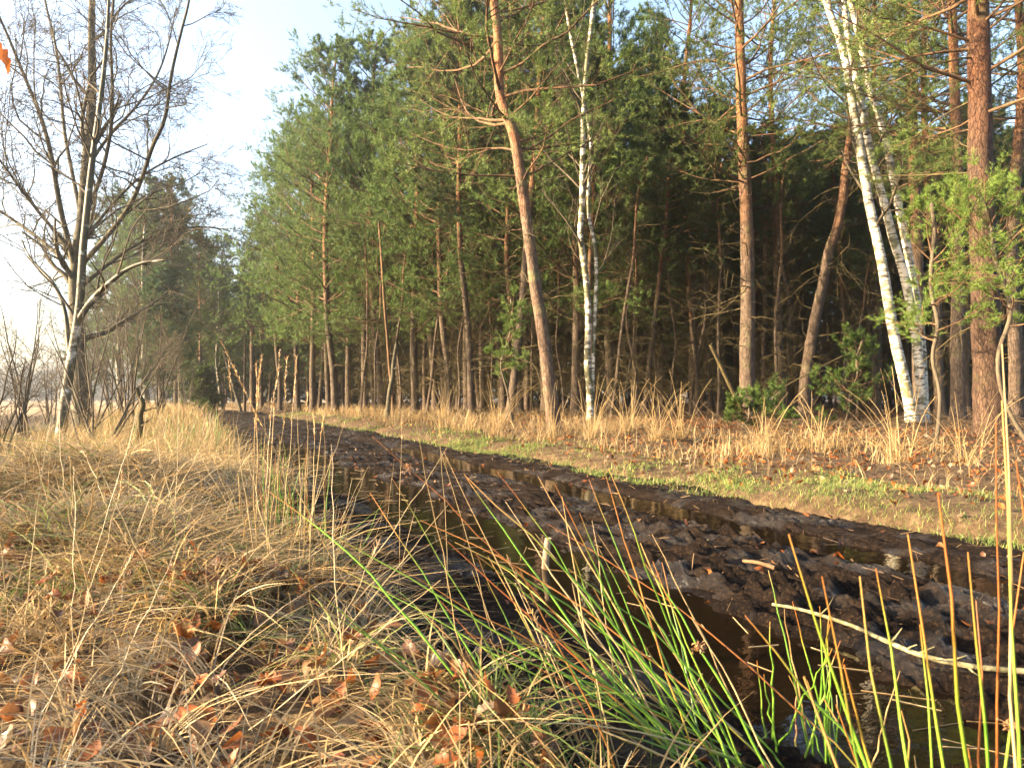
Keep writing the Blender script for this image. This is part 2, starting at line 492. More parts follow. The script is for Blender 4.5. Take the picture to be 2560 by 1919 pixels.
# ------------------------------------------------------------------ vegetation builders
def blades(mb, rng, base, h, az, lean, droop, w, k, c0, c1):
    """grass ribbons. base (n,3), h/lean/droop/w (n), colours c0 at foot, c1 at tip (n,3)"""
    n = len(base)
    u = np.linspace(0, 1, k)[None, :]
    hor = (lean[:, None] * h[:, None]) * (u ** 1.6)
    zz = h[:, None] * (u - droop[:, None] * u * u)
    bend = rng.normal(0, .12, n)[:, None] * h[:, None] * u * u
    ca, sa = np.cos(az)[:, None], np.sin(az)[:, None]
    P = np.stack([base[:, 0:1] + ca * hor - sa * bend, base[:, 1:2] + sa * hor + ca * bend, base[:, 2:3] + zz], -1)
    wa = az + np.pi / 2 + rng.normal(0, .5, n)
    side = np.stack([np.cos(wa), np.sin(wa), rng.normal(0, .3, n)], -1)[:, None, :]
    ww = (w[:, None] * (1 - u ** 2 * .9) * .5)[..., None]
    V = np.stack([P - side * ww, P + side * ww], 2)          # n,k,2,3
    idx = np.arange(n * k * 2).reshape(n, k, 2)
    F = np.stack([idx[:, :-1, 0], idx[:, :-1, 1], idx[:, 1:, 1], idx[:, 1:, 0]], -1).reshape(-1, 4)
    C = c0[:, None, :] * (1 - u[..., None]) + c1[:, None, :] * u[..., None]
    C = np.repeat(C[:, :, None, :], 2, 2)
    mb.add(V.reshape(-1, 3), F, C.reshape(-1, 3))

STRAW = np.array([[.30, .22, .125], [.42, .30, .155], [.52, .385, .20], [.36, .29, .19], [.58, .46, .28], [.27, .185, .09], [.40, .26, .11]]) * np.array([.70, .68, .60])
GREY = np.array([[.24, .20, .15], [.31, .27, .21], [.38, .33, .25], [.20, .16, .115], [.33, .26, .17], [.27, .25, .18]]) * .56
GREEN = np.array([[.10, .15, .03], [.14, .19, .04], [.075, .125, .03], [.19, .22, .06], [.12, .17, .05]]) * .85
def pick(rng, pal, n, var=.15):
    c = pal[rng.integers(0, len(pal), n)]
    return np.clip(c * (1 + rng.normal(0, var, (n, 1))), .01, .9)

def needles(mb, rng, P, D, nn, ln, w, base_col, var=.18):
    m = len(P)
    P = np.repeat(P, nn, 0); D = np.repeat(D, nn, 0); n = m * nn
    q = rng.normal(size=(n, 3)); q = norm(q - D * (q * D).sum(-1, keepdims=True))
    d = norm(D * rng.uniform(.45, 1.0, (n, 1)) + q * rng.uniform(.45, 1.0, (n, 1)))
    b = P - D * rng.uniform(-.01, ln * 1.1, (n, 1))
    s = norm(np.cross(d, rng.normal(size=(n, 3)))) * (w / 2)
    L = ln * rng.uniform(.65, 1.15, (n, 1))
    V = np.stack([b - s, b + s, b + d * L], 1).reshape(-1, 3)
    c = np.asarray(base_col) * (1 + rng.normal(0, var, (m, 1)))
    yel = rng.uniform(0, 1, (m, 1)) ** 2
    c = c * (1 - yel * .5) + np.array([.125, .155, .035]) * yel * .5
    C = np.repeat(np.clip(c, .005, .5), nn * 3, 0)
    mb.add(V, np.arange(n * 3).reshape(-1, 3), C)

def trunk_mesh(rng, pts, r0, rtop, n=None, sides=16, flare=.45, rough=.05):
    H = np.linalg.norm(np.diff(pts, axis=0), axis=1).sum()
    n = n or int(max(30, H / .14))
    P = smooth_line(pts, n)
    s = np.linspace(0, 1, n)
    rad = r0 * (1 - s) ** .8 + rtop * (1 - (1 - s) ** .8)
    rad = rad * (1 + flare * np.exp(-s * H / .22))
    mb = MB(); tubes(mb, P[None], rad[None], sides)
    V = mb.V[0].reshape(n, sides, 3)
    a = np.arange(sides)[None, :] / sides
    ns = vnoise(a * 9 + rng.uniform(0, 99), s[:, None] * H * 3.0, 3) + .7 * vnoise(a * 4, s[:, None] * H * 1.1 + 7, 8)
    ns = ns + .6 * rng.uniform(-.5, .5, (n, sides))
    V = P[:, None] + (V - P[:, None]) * (1 + rough * 2 * ns)[..., None]
    mb.V[0] = V.reshape(-1, 3)
    return mb, P, rad

def interp_line(P, z):
    return np.stack([np.interp(z, P[:, 2], P[:, 0]), np.interp(z, P[:, 2], P[:, 1]), z], -1)

def pine_parts(seed, pts, r0, live, crown_r, dead=1.0, whorl=.45, nb=4, dense=7, w=.022, ln=.10, nn=11,
               colr=(.09, .135, .035), twigs3=False, dead_len=1.5, sides=14, sparse=0.0, bias=None, dead_n=3, zcut=None):
    """returns trunk MB + line, the branch arrays of every level and a needle MB"""
    rng = np.random.default_rng(seed)
    tm, P, rad = trunk_mesh(rng, pts, r0, .03, sides=sides, flare=.65, rough=.065)
    H = P[-1, 2]
    # live branches
    zs = []
    z = live
    while z < H - .15:
        zs += list(z + rng.normal(0, .06, nb)); z += whorl * rng.uniform(.8, 1.2) * (1 - .4 * (z - live) / (H - live))
    zs = np.array(zs)
    if sparse: zs = zs[rng.uniform(0, 1, len(zs)) > sparse]
    def l1(zs, isdead):
        m = len(zs)
        b = interp_line(P, zs); br = np.interp(zs, P[:, 2], rad)
        az = rng.uniform(0, 2 * np.pi, m)
        rel = np.clip((zs - live) / max(H - live, .1), 0, 1)
        if isdead:
            el = rng.uniform(-.35, .4, m); L = rng.uniform(.25, 1, m) ** 1.3 * dead_len
            wander, trop = .22, -.03
        else:
            el = .05 + .85 * rel + rng.normal(0, .15, m)
            L = crown_r * np.clip((rel + .30) / .45, .5, 1) * (1.02 - rel) ** .5 * rng.uniform(.55, 1.15, m) + .22
            wander, trop = .13, .05
            if bias is not None:
                L = L * (1 + bias[1] * np.cos(az - bias[0]))
        d = np.stack([np.cos(az) * np.cos(el), np.sin(az) * np.cos(el), np.sin(el)], -1)
        k = 7; pp = [b + d * (br[:, None] * .3)]
        for j in range(1, k):
            d = norm(d + rng.normal(size=(m, 3)) * wander + np.array([0, 0, trop]))
            pp.append(pp[-1] + d * (L / (k - 1))[:, None])
        r_ = np.minimum(br * .5, .007 + .0075 * L) * (.8 if isdead else 1)
        return np.stack(pp, 1), r_[:, None] * np.linspace(1, .22, k)[None]
    A, Ar = l1(zs, False)
    B, Br, bi = grow(rng, A, Ar, dense, .22, 1.0, .5, 1.15, .28, .62, 4, .15, .07, .55, .005, flat=.55)
    C, Cr, ci = grow(rng, B, Br, 4, .25, 1.0, .45, 1.1, .3, .65, 3, .12, .10, .6, .003, flat=.7)
    nm = MB()
    tips = np.concatenate([C[:, 2], C[:, 1], B[:, 3], B[:, 2]]); dirs = np.concatenate([norm(C[:, 2] - C[:, 1]), norm(C[:, 1] - C[:, 0]), norm(B[:, 3] - B[:, 2]), norm(B[:, 2] - B[:, 1])])
    dirs = norm(dirs + np.array([0, 0, .25]))
    if zcut is not None:                       # thin the crown high above the picture
        kp = (tips[:, 2] < zcut) | (rng.uniform(0, 1, len(tips)) < .3); tips, dirs = tips[kp], dirs[kp]
    needles(nm, rng, tips, dirs, nn, ln, w, colr)
    # leader
    # dead branches
    nd_ = int(max(0, (live + 1.2 - dead)) / whorl * dead_n)
    dz = rng.uniform(dead, live + 1.2, nd_)
    D, Dr = l1(dz, True)
    E, Er, ei = grow(rng, D, Dr, 4, .2, 1.0, .5, 1.2, .3, .8, 5, .28, -.02, .5, .004, flat=.8)
    G, Gr, gi = grow(rng, E, Er, 3, .2, 1.0, .4, 1.1, .35, .8, 4, .36, -.03, .6, .0026)
    return dict(trunk=tm, P=P, rad=rad, A=A, Ar=Ar, B=B, Br=Br, bi=bi, C=C, Cr=Cr, ci=ci, D=D, Dr=Dr, E=E, Er=Er, ei=ei, G=G, Gr=Gr, gi=gi, needles=nm, t3=twigs3)

def pine_proto(name, d, label, cat, loc, group=None, split=None):
    """links a pine. split: function(base point local) -> True when the branch is seen and becomes a part of its own"""
    r = root(name, label, cat, loc, group)
    link('trunk', d['trunk'], MAT['pine'], r)
    cm = MB(); dm = MB(); use_c = use_d = False
    for i in range(len(d['A'])):
        mb = cm; own = split is not None and split(d['A'][i, 3]) and i % 2 == 0
        if own: mb = MB()
        else: use_c = True
        tubes(mb, d['A'][i:i + 1], d['Ar'][i:i + 1], 5)
        s = d['bi'] == i
        if len(d['A']) < 95 or i % 2: tubes(mb, d['B'][s], d['Br'][s], 3)
        if d['t3']: s3 = s[d['ci']]; tubes(mb, d['C'][s3], d['Cr'][s3], 3)
        if own: link('branch', mb, MAT['limb'], r)
    for i in range(len(d['D'])):
        mb = dm; own = split is not None and split(d['D'][i, 0])
        if own: mb = MB()
        else: use_d = True
        tubes(mb, d['D'][i:i + 1], d['Dr'][i:i + 1], 5)
        s = d['ei'] == i; tubes(mb, d['E'][s], d['Er'][s], 3)
        s3 = s[d['gi']]; tubes(mb, d['G'][s3], d['Gr'][s3], 3)
        if own: link('dead_branch', mb, MAT['twig'], r)
    if use_c and cm.V: tag(link('crown_limbs', cm, MAT['limb'], r), kind='stuff')
    if use_d and dm.V: tag(link('dead_branches', dm, MAT['twig'], r), kind='stuff')
    link('crown', d['needles'], MAT['needles'], r)
    return r

def gbase(x, y): return (float(x), float(y), float(ground_z(x, y)))
def spot(px, d):
    x = (px - CXP) / FPX * d
    return gbase(x, d)

def px_trunk(pxy, d, H, rng, lean=None):
    """trunk line local to its base from photo pixels at distance d, prolonged to height H"""
    W = np.array([at(a, b, d) for a, b in pxy])
    base = np.array([W[0, 0], d, float(ground_z(W[0, 0], d))])
    L = W - base
    L[0, 2] = min(L[0, 2], 0) ; L[0, 2] = -.12
    L = L[np.concatenate([[True], np.diff(L[:, 2]) > .02])]
    top = L[-1]
    dirv = norm(L[-1] - L[-3])
    if top[2] < H:
        n = max(2, int((H - top[2]) / 1.2)); ext = []
        p = top.copy()
        for k in range(n):
            dirv = norm(dirv * .8 + np.array([rng.normal(0, .03), rng.normal(0, .05), .25])); p = p + dirv * (H - top[2]) / n; ext.append(p.copy())
        L = np.concatenate([L, np.array(ext)])
    L[:, 1] += np.cumsum(rng.normal(0, .02, len(L)))
    L = L[np.argsort(L[:, 2])]
    return base, L

def in_view(base):
    def f(p):
        w = base + p
        if w[1] < 1: return False
        px = CXP + FPX * w[0] / w[1]; py = HORIZON - FPX * (w[2] - CAM_H) / w[1]
        return -20 < px < 2580 and py > -10
    return f

# ------------------------------------------------------------------ hero pines along the right bank
def hero_pine(name, pxy, d, H, r0, label, seed, bark=None, **kw):
    rng = np.random.default_rng(seed)
    base, L = px_trunk(pxy, d, H, rng)
    D = pine_parts(seed, L, r0, zcut=CAM_H + d * 1000 / FPX + .6, **kw)
    o = pine_proto(name, D, label, 'pine tree', tuple(base), None, in_view(base))
    if bark:
        for c in o.children:
            if c.name.startswith('trunk'): c.data.materials[0] = MAT[bark]
    return o, base, D

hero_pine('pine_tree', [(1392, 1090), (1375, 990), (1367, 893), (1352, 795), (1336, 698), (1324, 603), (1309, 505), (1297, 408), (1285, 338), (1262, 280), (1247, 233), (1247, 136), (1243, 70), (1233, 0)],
          12.8, 13.5, .125, 'leaning pine with pinkish sunlit trunk at the edge of the straw grass', 101, bark='pine_sunlit', live=4.7, crown_r=3.3, dead=2.2, dense=9, w=.0085, ln=.09, nn=19, sparse=.12, twigs3=True, sides=22, whorl=.5, dead_n=1.2, bias=(math.pi, .25))
hero_pine('pine_tree', [(1866, 1050), (1867, 990), (1871, 757), (1869, 622), (1865, 505), (1859, 389), (1852, 233), (1848, 0)],
          17.5, 15.5, .20, 'straight pine with a dead stick leaning on its foot', 102, live=5.9, crown_r=3.4, dead=1.6, dense=9, w=.010, ln=.09, nn=17, sparse=.12, twigs3=True, sides=22, dead_n=2.2, dead_len=2.3)
hero_pine('pine_tree', [(2482, 1090), (2476, 1040), (2470, 900), (2464, 694), (2455, 462), (2452, 300), (2445, 0)],
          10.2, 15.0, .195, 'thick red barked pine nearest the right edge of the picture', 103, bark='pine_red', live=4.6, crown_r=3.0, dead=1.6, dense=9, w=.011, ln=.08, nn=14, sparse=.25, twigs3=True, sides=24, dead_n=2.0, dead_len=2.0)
hero_pine('pine_tree', [(2015, 1045), (2011, 970), (2023, 893), (2038, 795), (2062, 698), (2073, 622), (2093, 575), (2108, 505), (2120, 389), (2131, 323), (2140, 200)],
          18.5, 13.0, .155, 'crooked pine with a kinked trunk and many stubby dead limbs', 104, live=6.6, crown_r=3.0, dead=1.3, dense=8, w=.010, ln=.09, nn=17, sparse=.25, sides=18, dead_n=3.0, dead_len=2.1)
hero_pine('pine_tree', [(2398, 1050), (2396, 900), (2400, 694), (2395, 400), (2388, 200), (2384, 0)],
          14.5, 14.5, .135, 'slim dark pine just left of the thick red barked pine', 105, live=5.0, crown_r=2.8, dead=2.0, dense=8, w=.0095, ln=.09, nn=17, sparse=.3, sides=16, dead_n=2.0, dead_len=1.8)
hero_pine('pine_tree', [(2302, 1050), (2296, 900), (2290, 694), (2285, 520), (2278, 300), (2272, 0)],
          17.8, 15.5, .17, 'orange barked pine rising right behind the white birch stems', 106, live=6.8, crown_r=3.0, dead=2.0, dense=8, w=.010, ln=.09, nn=17, sparse=.25, sides=16, dead_n=2.0, dead_len=1.8)

# ------------------------------------------------------------------ birches
def bare_tree(name, label, cat, base, stems, mat_stem, mat_twig, seed, levels, stem_name='trunk', limb_mat=None, group=None, split_first=True):
    """stems: list of (local points, r0, r1). levels: list of kwargs for grow; the first level becomes 'branch' parts"""
    rng = np.random.default_rng(seed)
    r = root(name, label, cat, tuple(base), group)
    tw = MB()
    for si, (pts, r0, r1) in enumerate(stems):
        tm, P, rad = trunk_mesh(rng, np.asarray(pts, float), r0, r1, sides=14, flare=.35 if si == 0 else .1, rough=.03)
        link(stem_name, tm, mat_stem, r)
        k = 12
        ii = np.linspace(0, len(P) - 1, k).astype(int)
        A = P[ii][None]; Ar = rad[ii][None]
        cur = grow(rng, A, Ar, **levels[0])
        own = [MB() for _ in range(len(cur[0]))]
        anc = np.arange(len(cur[0]))
        Pn, Rn = cur[0], cur[1]
        for j in range(len(own)): tubes(own[j], Pn[j:j + 1], Rn[j:j + 1], 5)
        for li, lv in enumerate(levels[1:]):
            Pn, Rn, pi = grow(rng, Pn, Rn, **lv); anc = anc[pi]
            if split_first and li == 0:
                for j in range(len(own)):
                    s = anc == j
                    tubes(own[j], Pn[s], Rn[s], 4)
            else: tubes(tw, Pn, Rn, 3)
        if split_first:
            for j in range(len(own)): link('branch', own[j], limb_mat or mat_twig, r)
        else:
            for j in range(len(own)):
                for v, f, c in zip(own[j].V, own[j].F, own[j].C): tw.add(v, f, c)
    if tw.V: tag(link('twigs' if split_first else 'crown', tw, mat_twig, r), kind='stuff')
    return r

def loc_line(pxy, d, base, dy=None):
    W = np.array([at(a, b, d if dy is None else d + dy[i]) for i, (a, b) in enumerate(pxy)]) - np.asarray(base)
    return W

def lv(nc, u0, u1, a0, a1, l0, l1, k, wander, trop, rr, rmin, taper=.3, flat=1.0, absl=False):
    return dict(nc=nc, u0=u0, u1=u1, a0=a0, a1=a1, l0=l0, l1=l1, k=k, wander=wander, trop=trop, rr=rr, rmin=rmin, taper=taper, flat=flat, absl=absl)

# three stemmed birch on the right
d = 15.6; b = np.array(spot(2292, d))
A_ = [(2281, 1062), (2275, 1009), (2252, 912), (2233, 834), (2209, 679), (2198, 622), (2167, 486), (2147, 350), (2128, 241), (2108, 117), (2061, 0), (2030, -140), (2000, -330)]
B_ = [(2308, 1072), (2304, 1020), (2295, 873), (2278, 770), (2260, 679), (2233, 600), (2210, 505), (2182, 408), (2163, 311), (2139, 194), (2118, 90), (2110, 0), (2100, -200)]
C_ = [(2312, 1066), (2308, 950), (2300, 800), (2272, 638), (2252, 544), (2225, 408), (2202, 292), (2167, 214), (2155, 117), (2124, 0), (2100, -120), (2090, -330)]
bare_tree('birch_tree', 'three stemmed white birch leaning left in front of the orange pine', 'birch tree', b,
          [(loc_line(A_, d, b), .12, .045), (loc_line(B_, d, b, np.linspace(.1, .25, 13)), .11, .04), (loc_line(C_, d, b, np.linspace(.3, .5, 12)), .10, .045)],
          MAT['birch'], MAT['shrub'], 201,
          [lv(9, .35, 1, .5, 1.1, 1.2, 2.6, 7, .16, .05, .4, .012, absl=True), lv(6, .2, 1, .4, 1.0, .3, .6, 5, .2, -.03, .5, .005), lv(5, .2, 1, .4, 1.0, .3, .6, 4, .2, -.06, .6, .003)])
# twin birch in the middle
d = 17.0; b = np.array(spot(1476, d))
A_ = [(1477, 1050), (1474, 960), (1467, 912), (1472, 795), (1466, 698), (1457, 640), (1449, 583), (1455, 525), (1456, 389), (1462, 194), (1480, 58), (1490, -60), (1500, -250)]
B_ = [(1479, 1040), (1484, 850), (1489, 757), (1492, 660), (1482, 583), (1471, 545), (1470, 475), (1476, 400), (1478, 340), (1447, 190), (1420, 60), (1405, -60)]
bare_tree('birch_tree', 'slender twin stemmed white birch right of the leaning pine', 'birch tree', b,
          [(loc_line(A_, d, b), .085, .035), (loc_line(B_, d, b, np.linspace(.0, .3, 12)), .048, .028)],
          MAT['birch_mid'], MAT['shrub'], 202,
          [lv(11, .3, 1, .4, .9, 1.2, 2.8, 7, .12, .10, .45, .012, absl=True), lv(6, .2, 1, .4, .9, .3, .6, 5, .16, .04, .5, .005), lv(5, .2, 1, .4, 1.0, .3, .6, 4, .18, .0, .6, .003)])
# leaning birch on the left verge
d = 11.2; b = np.array(spot(148, d))
A_ = [(146, 1145), (152, 1090), (163, 1000), (178, 900), (190, 830), (200, 760), (204, 690), (208, 620), (216, 540), (226, 440), (240, 330), (258, 200), (268, 90), (272, 0), (276, -120)]
B_ = [(178, 902), (170, 850), (166, 790), (150, 735), (128, 700), (100, 672), (70, 640), (55, 600)]
C_ = [(196, 800), (232, 745), (275, 705), (320, 670), (360, 655), (410, 650)]
bare_tree('birch_tree', 'thin leaning birch with white lit bark among left hand shrubs', 'birch tree', b,
          [(loc_line(A_, d, b), .08, .010), (loc_line(B_, d, b, np.linspace(0, .4, 8)), .04, .012), (loc_line(C_, d, b, np.linspace(0, -.5, 6)), .05, .014)],
          MAT['birch_dark'], MAT['shrub'], 203,
          [lv(8, .25, 1, .4, 1.0, .7, 1.9, 7, .16, .05, .4, .009, absl=True), lv(6, .2, 1, .4, 1.0, .3, .65, 5, .2, .0, .5, .0045), lv(5, .2, 1, .4, 1.0, .3, .6, 4, .2, .0, .6, .0028)])

# ------------------------------------------------------------------ the big bare oak on the left
d = 18.5; b = np.array(spot(205, d))
def jit(n, s): return np.cumsum(np.linspace(0, s, n) / n)
oak = [
    ([(205, 1075), (200, 950), (192, 800), (186, 700), (196, 620), (208, 540), (215, 420), (225, 320), (232, 200), (228, 80), (232, -60), (236, -260)], .27, .05, 0),
    ([(192, 690), (170, 600), (150, 520), (134, 420), (120, 350), (95, 270), (60, 190), (20, 90), (-30, -20)], .15, .03, -.8),
    ([(190, 710), (150, 640), (90, 590), (20, 540), (-60, 490), (-140, 460)], .12, .03, .9),
    ([(206, 560), (180, 430), (160, 330), (152, 220), (140, 110), (110, 0), (95, -140)], .11, .03, 1.0),
    ([(205, 660), (260, 600), (320, 525), (355, 450), (378, 370), (415, 300), (425, 200), (450, 90), (475, 0), (490, -120)], .13, .025, -1.2),
    ([(212, 540), (255, 440), (280, 320), (282, 220), (275, 100), (285, 0), (290, -160)], .11, .025, -1.0),
    ([(200, 720), (270, 660), (340, 610), (420, 575), (500, 565), (570, 575)], .10, .02, 1.2),
    ([(210, 600), (280, 510), (350, 440), (430, 395), (520, 360)], .09, .02, .9),
    ([(218, 420), (270, 340), (340, 270), (390, 200), (420, 120), (440, 20)], .09, .02, 1.2),
    ([(196, 640), (120, 560), (50, 470), (0, 400), (-60, 330)], .10, .02, -1.3),
]
stems = [(loc_line(p, d, b, np.linspace(0, s * 2.2, len(p))), r0 * (.72 if s == 0 else .5), r1 * .6) for p, r0, r1, s in oak]
bare_tree('oak_tree', 'large bare oak with spreading mossy limbs on the left', 'oak tree', b, stems, MAT['oak'], MAT['shrub'], 204,
          [lv(14, .15, 1, .4, 1.0, 1.0, 3.2, 8, .20, .03, .5, .012, absl=True), lv(8, .2, 1, .4, 1.0, .3, .6, 6, .24, .02, .5, .008), lv(6, .2, 1, .4, 1.0, .35, .7, 3, .24, .02, .6, .0055), lv(4, .2, 1, .4, 1.0, .35, .7, 2, .2, .02, .7, .004)],
          limb_mat=MAT['oak'])

# ------------------------------------------------------------------ pine prototypes for the wood, reused as copies
def straight(rng, H, lean=.25):
    n = 9; z = np.linspace(-.12, H, n)
    x = np.cumsum(rng.normal(0, .09, n)); y = np.cumsum(rng.normal(0, .09, n))
    return np.stack([x - x[0] + lean * z / H * rng.normal(), y - y[0] + lean * z / H * rng.normal(), z], 1)

EDGE, INNER, FARP = [], [], []
for i in range(3):
    rng = np.random.default_rng(300 + i)
    H = 14.2 + .5 * i
    EDGE.append(pine_parts(310 + i, straight(rng, H, .5), .15, live=3.1 + .5 * i, crown_r=3.4, bias=(math.pi, .3), dead=1.2, whorl=.5, nb=4, dense=7, w=.0175, ln=.13, nn=13, sparse=.12,
                           colr=(.070, .120, .030), dead_n=5, sides=12))
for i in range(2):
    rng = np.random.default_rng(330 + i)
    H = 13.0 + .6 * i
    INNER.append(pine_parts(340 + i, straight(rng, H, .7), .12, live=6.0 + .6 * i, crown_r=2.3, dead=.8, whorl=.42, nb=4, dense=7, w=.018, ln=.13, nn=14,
                            colr=(.042, .066, .022), dead_n=6, dead_len=2.0, sides=10))  # needle green darkened to put the inner wood's shade into the colour
for i in range(2):
    rng = np.random.default_rng(360 + i)
    FARP.append(pine_parts(370 + i, straight(rng, 13.5, .3), .13, live=2.6, crown_r=2.6, dead=1.0, whorl=.5, nb=4, dense=7, w=.048, ln=.17, nn=7,
                           colr=(.028, .052, .026), dead_n=1, sides=8))  # back row needles darker still, shade of the wood mixed in
SPARSE = [pine_parts(385, straight(np.random.default_rng(384), 15.0, .5), .14, live=6.6, crown_r=3.0, dead=1.2, whorl=.45, nb=4, dense=7, w=.012, ln=.10, nn=15,
                     colr=(.07, .115, .03), dead_n=4, dead_len=2.0, sides=12, sparse=.3, zcut=13.5)]
PROTO = {}
def place_pine(kind, i, loc, rz, sc, label, group):
    key = (kind, i)
    if key not in PROTO:
        d = {'E': EDGE, 'I': INNER, 'F': FARP, 'S': SPARSE}[kind][i]
        PROTO[key] = pine_proto('pine_tree', d, label, 'pine tree', loc, group)
        o = PROTO[key]; o.rotation_euler[2] = rz; o.scale = (sc, sc, sc)
        return o
    return copy_tree(PROTO[key], loc, rz, sc, label, group)

rng = np.random.default_rng(5)
# (px, distance, variant, scale, label) of the pines one can pick out along the path
edge_row = [
    (783, 33.5, 0, 1.0, 'dark slim pine trunk standing first at the path bend'),
    (822, 37.0, 1, .97, 'shaded pine close behind the lit pine at the bend'),
    (838, 29.5, 2, 1.03, 'pine with pale lit trunk and low boughs near the bend'),
    (915, 31.0, 3, 1.0, 'slim pine with hazy green crown left of the leaning saplings'),
    (1040, 27.0, 0, 1.02, 'upright pine with lit trunk and hanging green boughs mid wood'),
    (985, 33.0, 1, 1.0, 'thin pine half hidden behind hanging boughs'),
    (1125, 25.0, 2, .93, 'bent pine with a dark lower trunk left of the leaning pine'),
    (1210, 28.0, 3, .95, 'dark trunked pine deep left of the leaning pine'),
    (1300, 24.0, 1, .92, 'shaded pine directly behind the leaning pine'),
    (1440, 21.5, 0, .92, 'dark pine trunk just behind the twin birch'),
    (1590, 26.0, 3, .90, 'thin reddish pine right of the twin birch'),
    (700, 42.0, 2, 1.0, 'hazy blue green pine at the left end of the dense wood'),
    (655, 50.0, 3, .98, 'hazy pine beyond the bend where the track disappears'),
    (745, 40.0, 1, 1.05, 'tall pale green pine behind the lit pine at the bend'),
    (872, 35.0, 0, 1.06, 'tall pine just right of the lit pine at the bend'),
    (955, 30.0, 2, 1.05, 'green boughed pine left of the leaning dead pole'),
    (1090, 30.0, 1, 1.08, 'tall full crowned pine between upright and bent pines'),
    (1170, 26.5, 0, 1.05, 'full crowned pine above the far straw tufts'),
    (1262, 27.5, 2, 1.10, 'tall pine seen left through the leaning pine crown'),
    (1365, 25.0, 3, 1.10, 'tall pine seen between leaning pine and twin birch'),
    (1530, 24.0, 1, 1.10, 'tall pine right behind the twin birch crown'),
    (1655, 27.0, 0, 1.05, 'tall pine in the gap left of the straight pine'),
]
occupied = []
for px, dd, v, sc, lab in edge_row:
    loc = spot(px, dd); occupied.append(loc[:2])
    place_pine('E', v % 3, loc, rng.uniform(-.7, .7), sc, lab, 'pines along the edge of the wood')
for p in ((1866, 17.5), (2482, 10.2), (2015, 18.5), (2398, 14.5), (2302, 17.8), (1392, 12.8), (2292, 15.6), (1476, 17)):
    occupied.append(spot(*p)[:2])
def free(x, y, r):
    return all((x - a) ** 2 + (y - b_) ** 2 > r * r for a, b_ in occupied)
for px, dd, sc, lab in ((1735, 23.0, 1.0, 'tall thin crowned pine left of the straight pine'), (1955, 21.5, .97, 'tall thin crowned pine between straight and crooked pines'), (2190, 23.5, 1.05, 'tall thin crowned pine seen through the birch stems'),
                        (2350, 20.0, 1.0, 'tall thin crowned pine between the birch and the thick pine'), (2540, 15.5, 1.0, 'tall thin crowned pine behind the right picture edge')):
    loc = spot(px, dd); occupied.append(loc[:2]); place_pine('S', 0, loc, rng.uniform(0, 6.28), sc, lab, 'tall thin crowned pines at the right')
# inner wood: right of the twin birch the trees behind are younger and lower
def top_cap(px, dd, H):
    ytop = np.interp(px, [1350, 1650, 2100, 2600], [-200, 330, 340, 300])
    return float(min(1.0, (.85 + (995 - ytop) / 1780 * dd) / H))
# inner wood
n_in = 0
for k in range(4000):
    px = rng.uniform(800, 2800); dd = rng.uniform(19, 40)
    x = (px - CXP) / FPX * dd
    t = path_t(x, dd)
    if t < 5.5: continue
    if px > 1650 and dd < 20.5: continue
    if not free(x, dd, 1.75): continue
    occupied.append((x, dd)); n_in += 1
    cap = top_cap(px, dd, 13.5)
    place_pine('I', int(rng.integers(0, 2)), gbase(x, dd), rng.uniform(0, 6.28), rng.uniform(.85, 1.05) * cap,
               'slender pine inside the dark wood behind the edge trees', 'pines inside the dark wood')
    if n_in >= 95: break
n_far = 0
for k in range(4000):
    px = rng.uniform(560, 2700); dd = rng.uniform(38, 62)
    x = (px - CXP) / FPX * dd
    t = path_t(x, dd)
    if t < 4.5: continue
    if not free(x, dd, 2.6): continue
    occupied.append((x, dd)); n_far += 1
    cap = top_cap(px, dd, 13.5)
    place_pine('F', int(rng.integers(0, 2)), gbase(x, dd), rng.uniform(0, 6.28), rng.uniform(.9, 1.08) * cap,
               'bushy blue green pine at the back of the wood', 'bushy pines at the back of the wood')
    if n_far >= 85: break

pole_d = None
for k, px in enumerate([890, 930, 1010, 1070, 1150, 1185, 1240, 1330, 1420, 1520, 1555, 1610, 1640, 1690, 1720, 1760, 1800, 1925, 1975, 2080, 2140, 2200]):
    dd = float(rng.uniform(17.5, 25.0)); dd = max(dd, 27 - (px - 890) * .012) if px < 1400 else dd
    loc = spot(px + rng.uniform(-12, 12), dd)
    if pole_d is None:
        D_ = pine_parts(391, straight(np.random.default_rng(390), 7.0, .8), .045, live=5.6, crown_r=.7, dead=.7, whorl=.4, nb=3, dense=5, w=.016, ln=.1, nn=10, colr=(.06, .09, .028), dead_n=6, dead_len=1.1, sides=8)
        pole_d = pine_proto('thin_pine', D_, 'thin pole like young pine with bare dead twigs at the wood edge', 'young pine', loc, 'thin pole pines at the wood edge')
        pole_d.rotation_euler[2] = 1.0
    else:
        copy_tree(pole_d, loc, rng.uniform(0, 6.28), float(rng.uniform(.7, 1.25)), tilt=(rng.normal(0, .05), rng.normal(0, .06)))

# left of the path, far and hazy
left_far = [(330, 58, 0, 1.15), (405, 50, 1, 1.18), (455, 56, 0, 1.2), (520, 64, 1, 1.1), (565, 72, 0, 1.0), (600, 78, 1, 1.0), (270, 66, 1, 1.1), (640, 84, 0, 1.0), (490, 75, 0, 1.1), (545, 58, 1, .8), (690, 80, 1, 1.0), (225, 74, 0, 1.0)]
for px, dd, v, sc in left_far:
    place_pine('F', v, spot(px, dd), rng.uniform(0, 6.28), sc, 'hazy distant pine left of where the track vanishes', 'hazy distant pines left of the track')

print('trees', time.time() - T0, n_in, n_far)

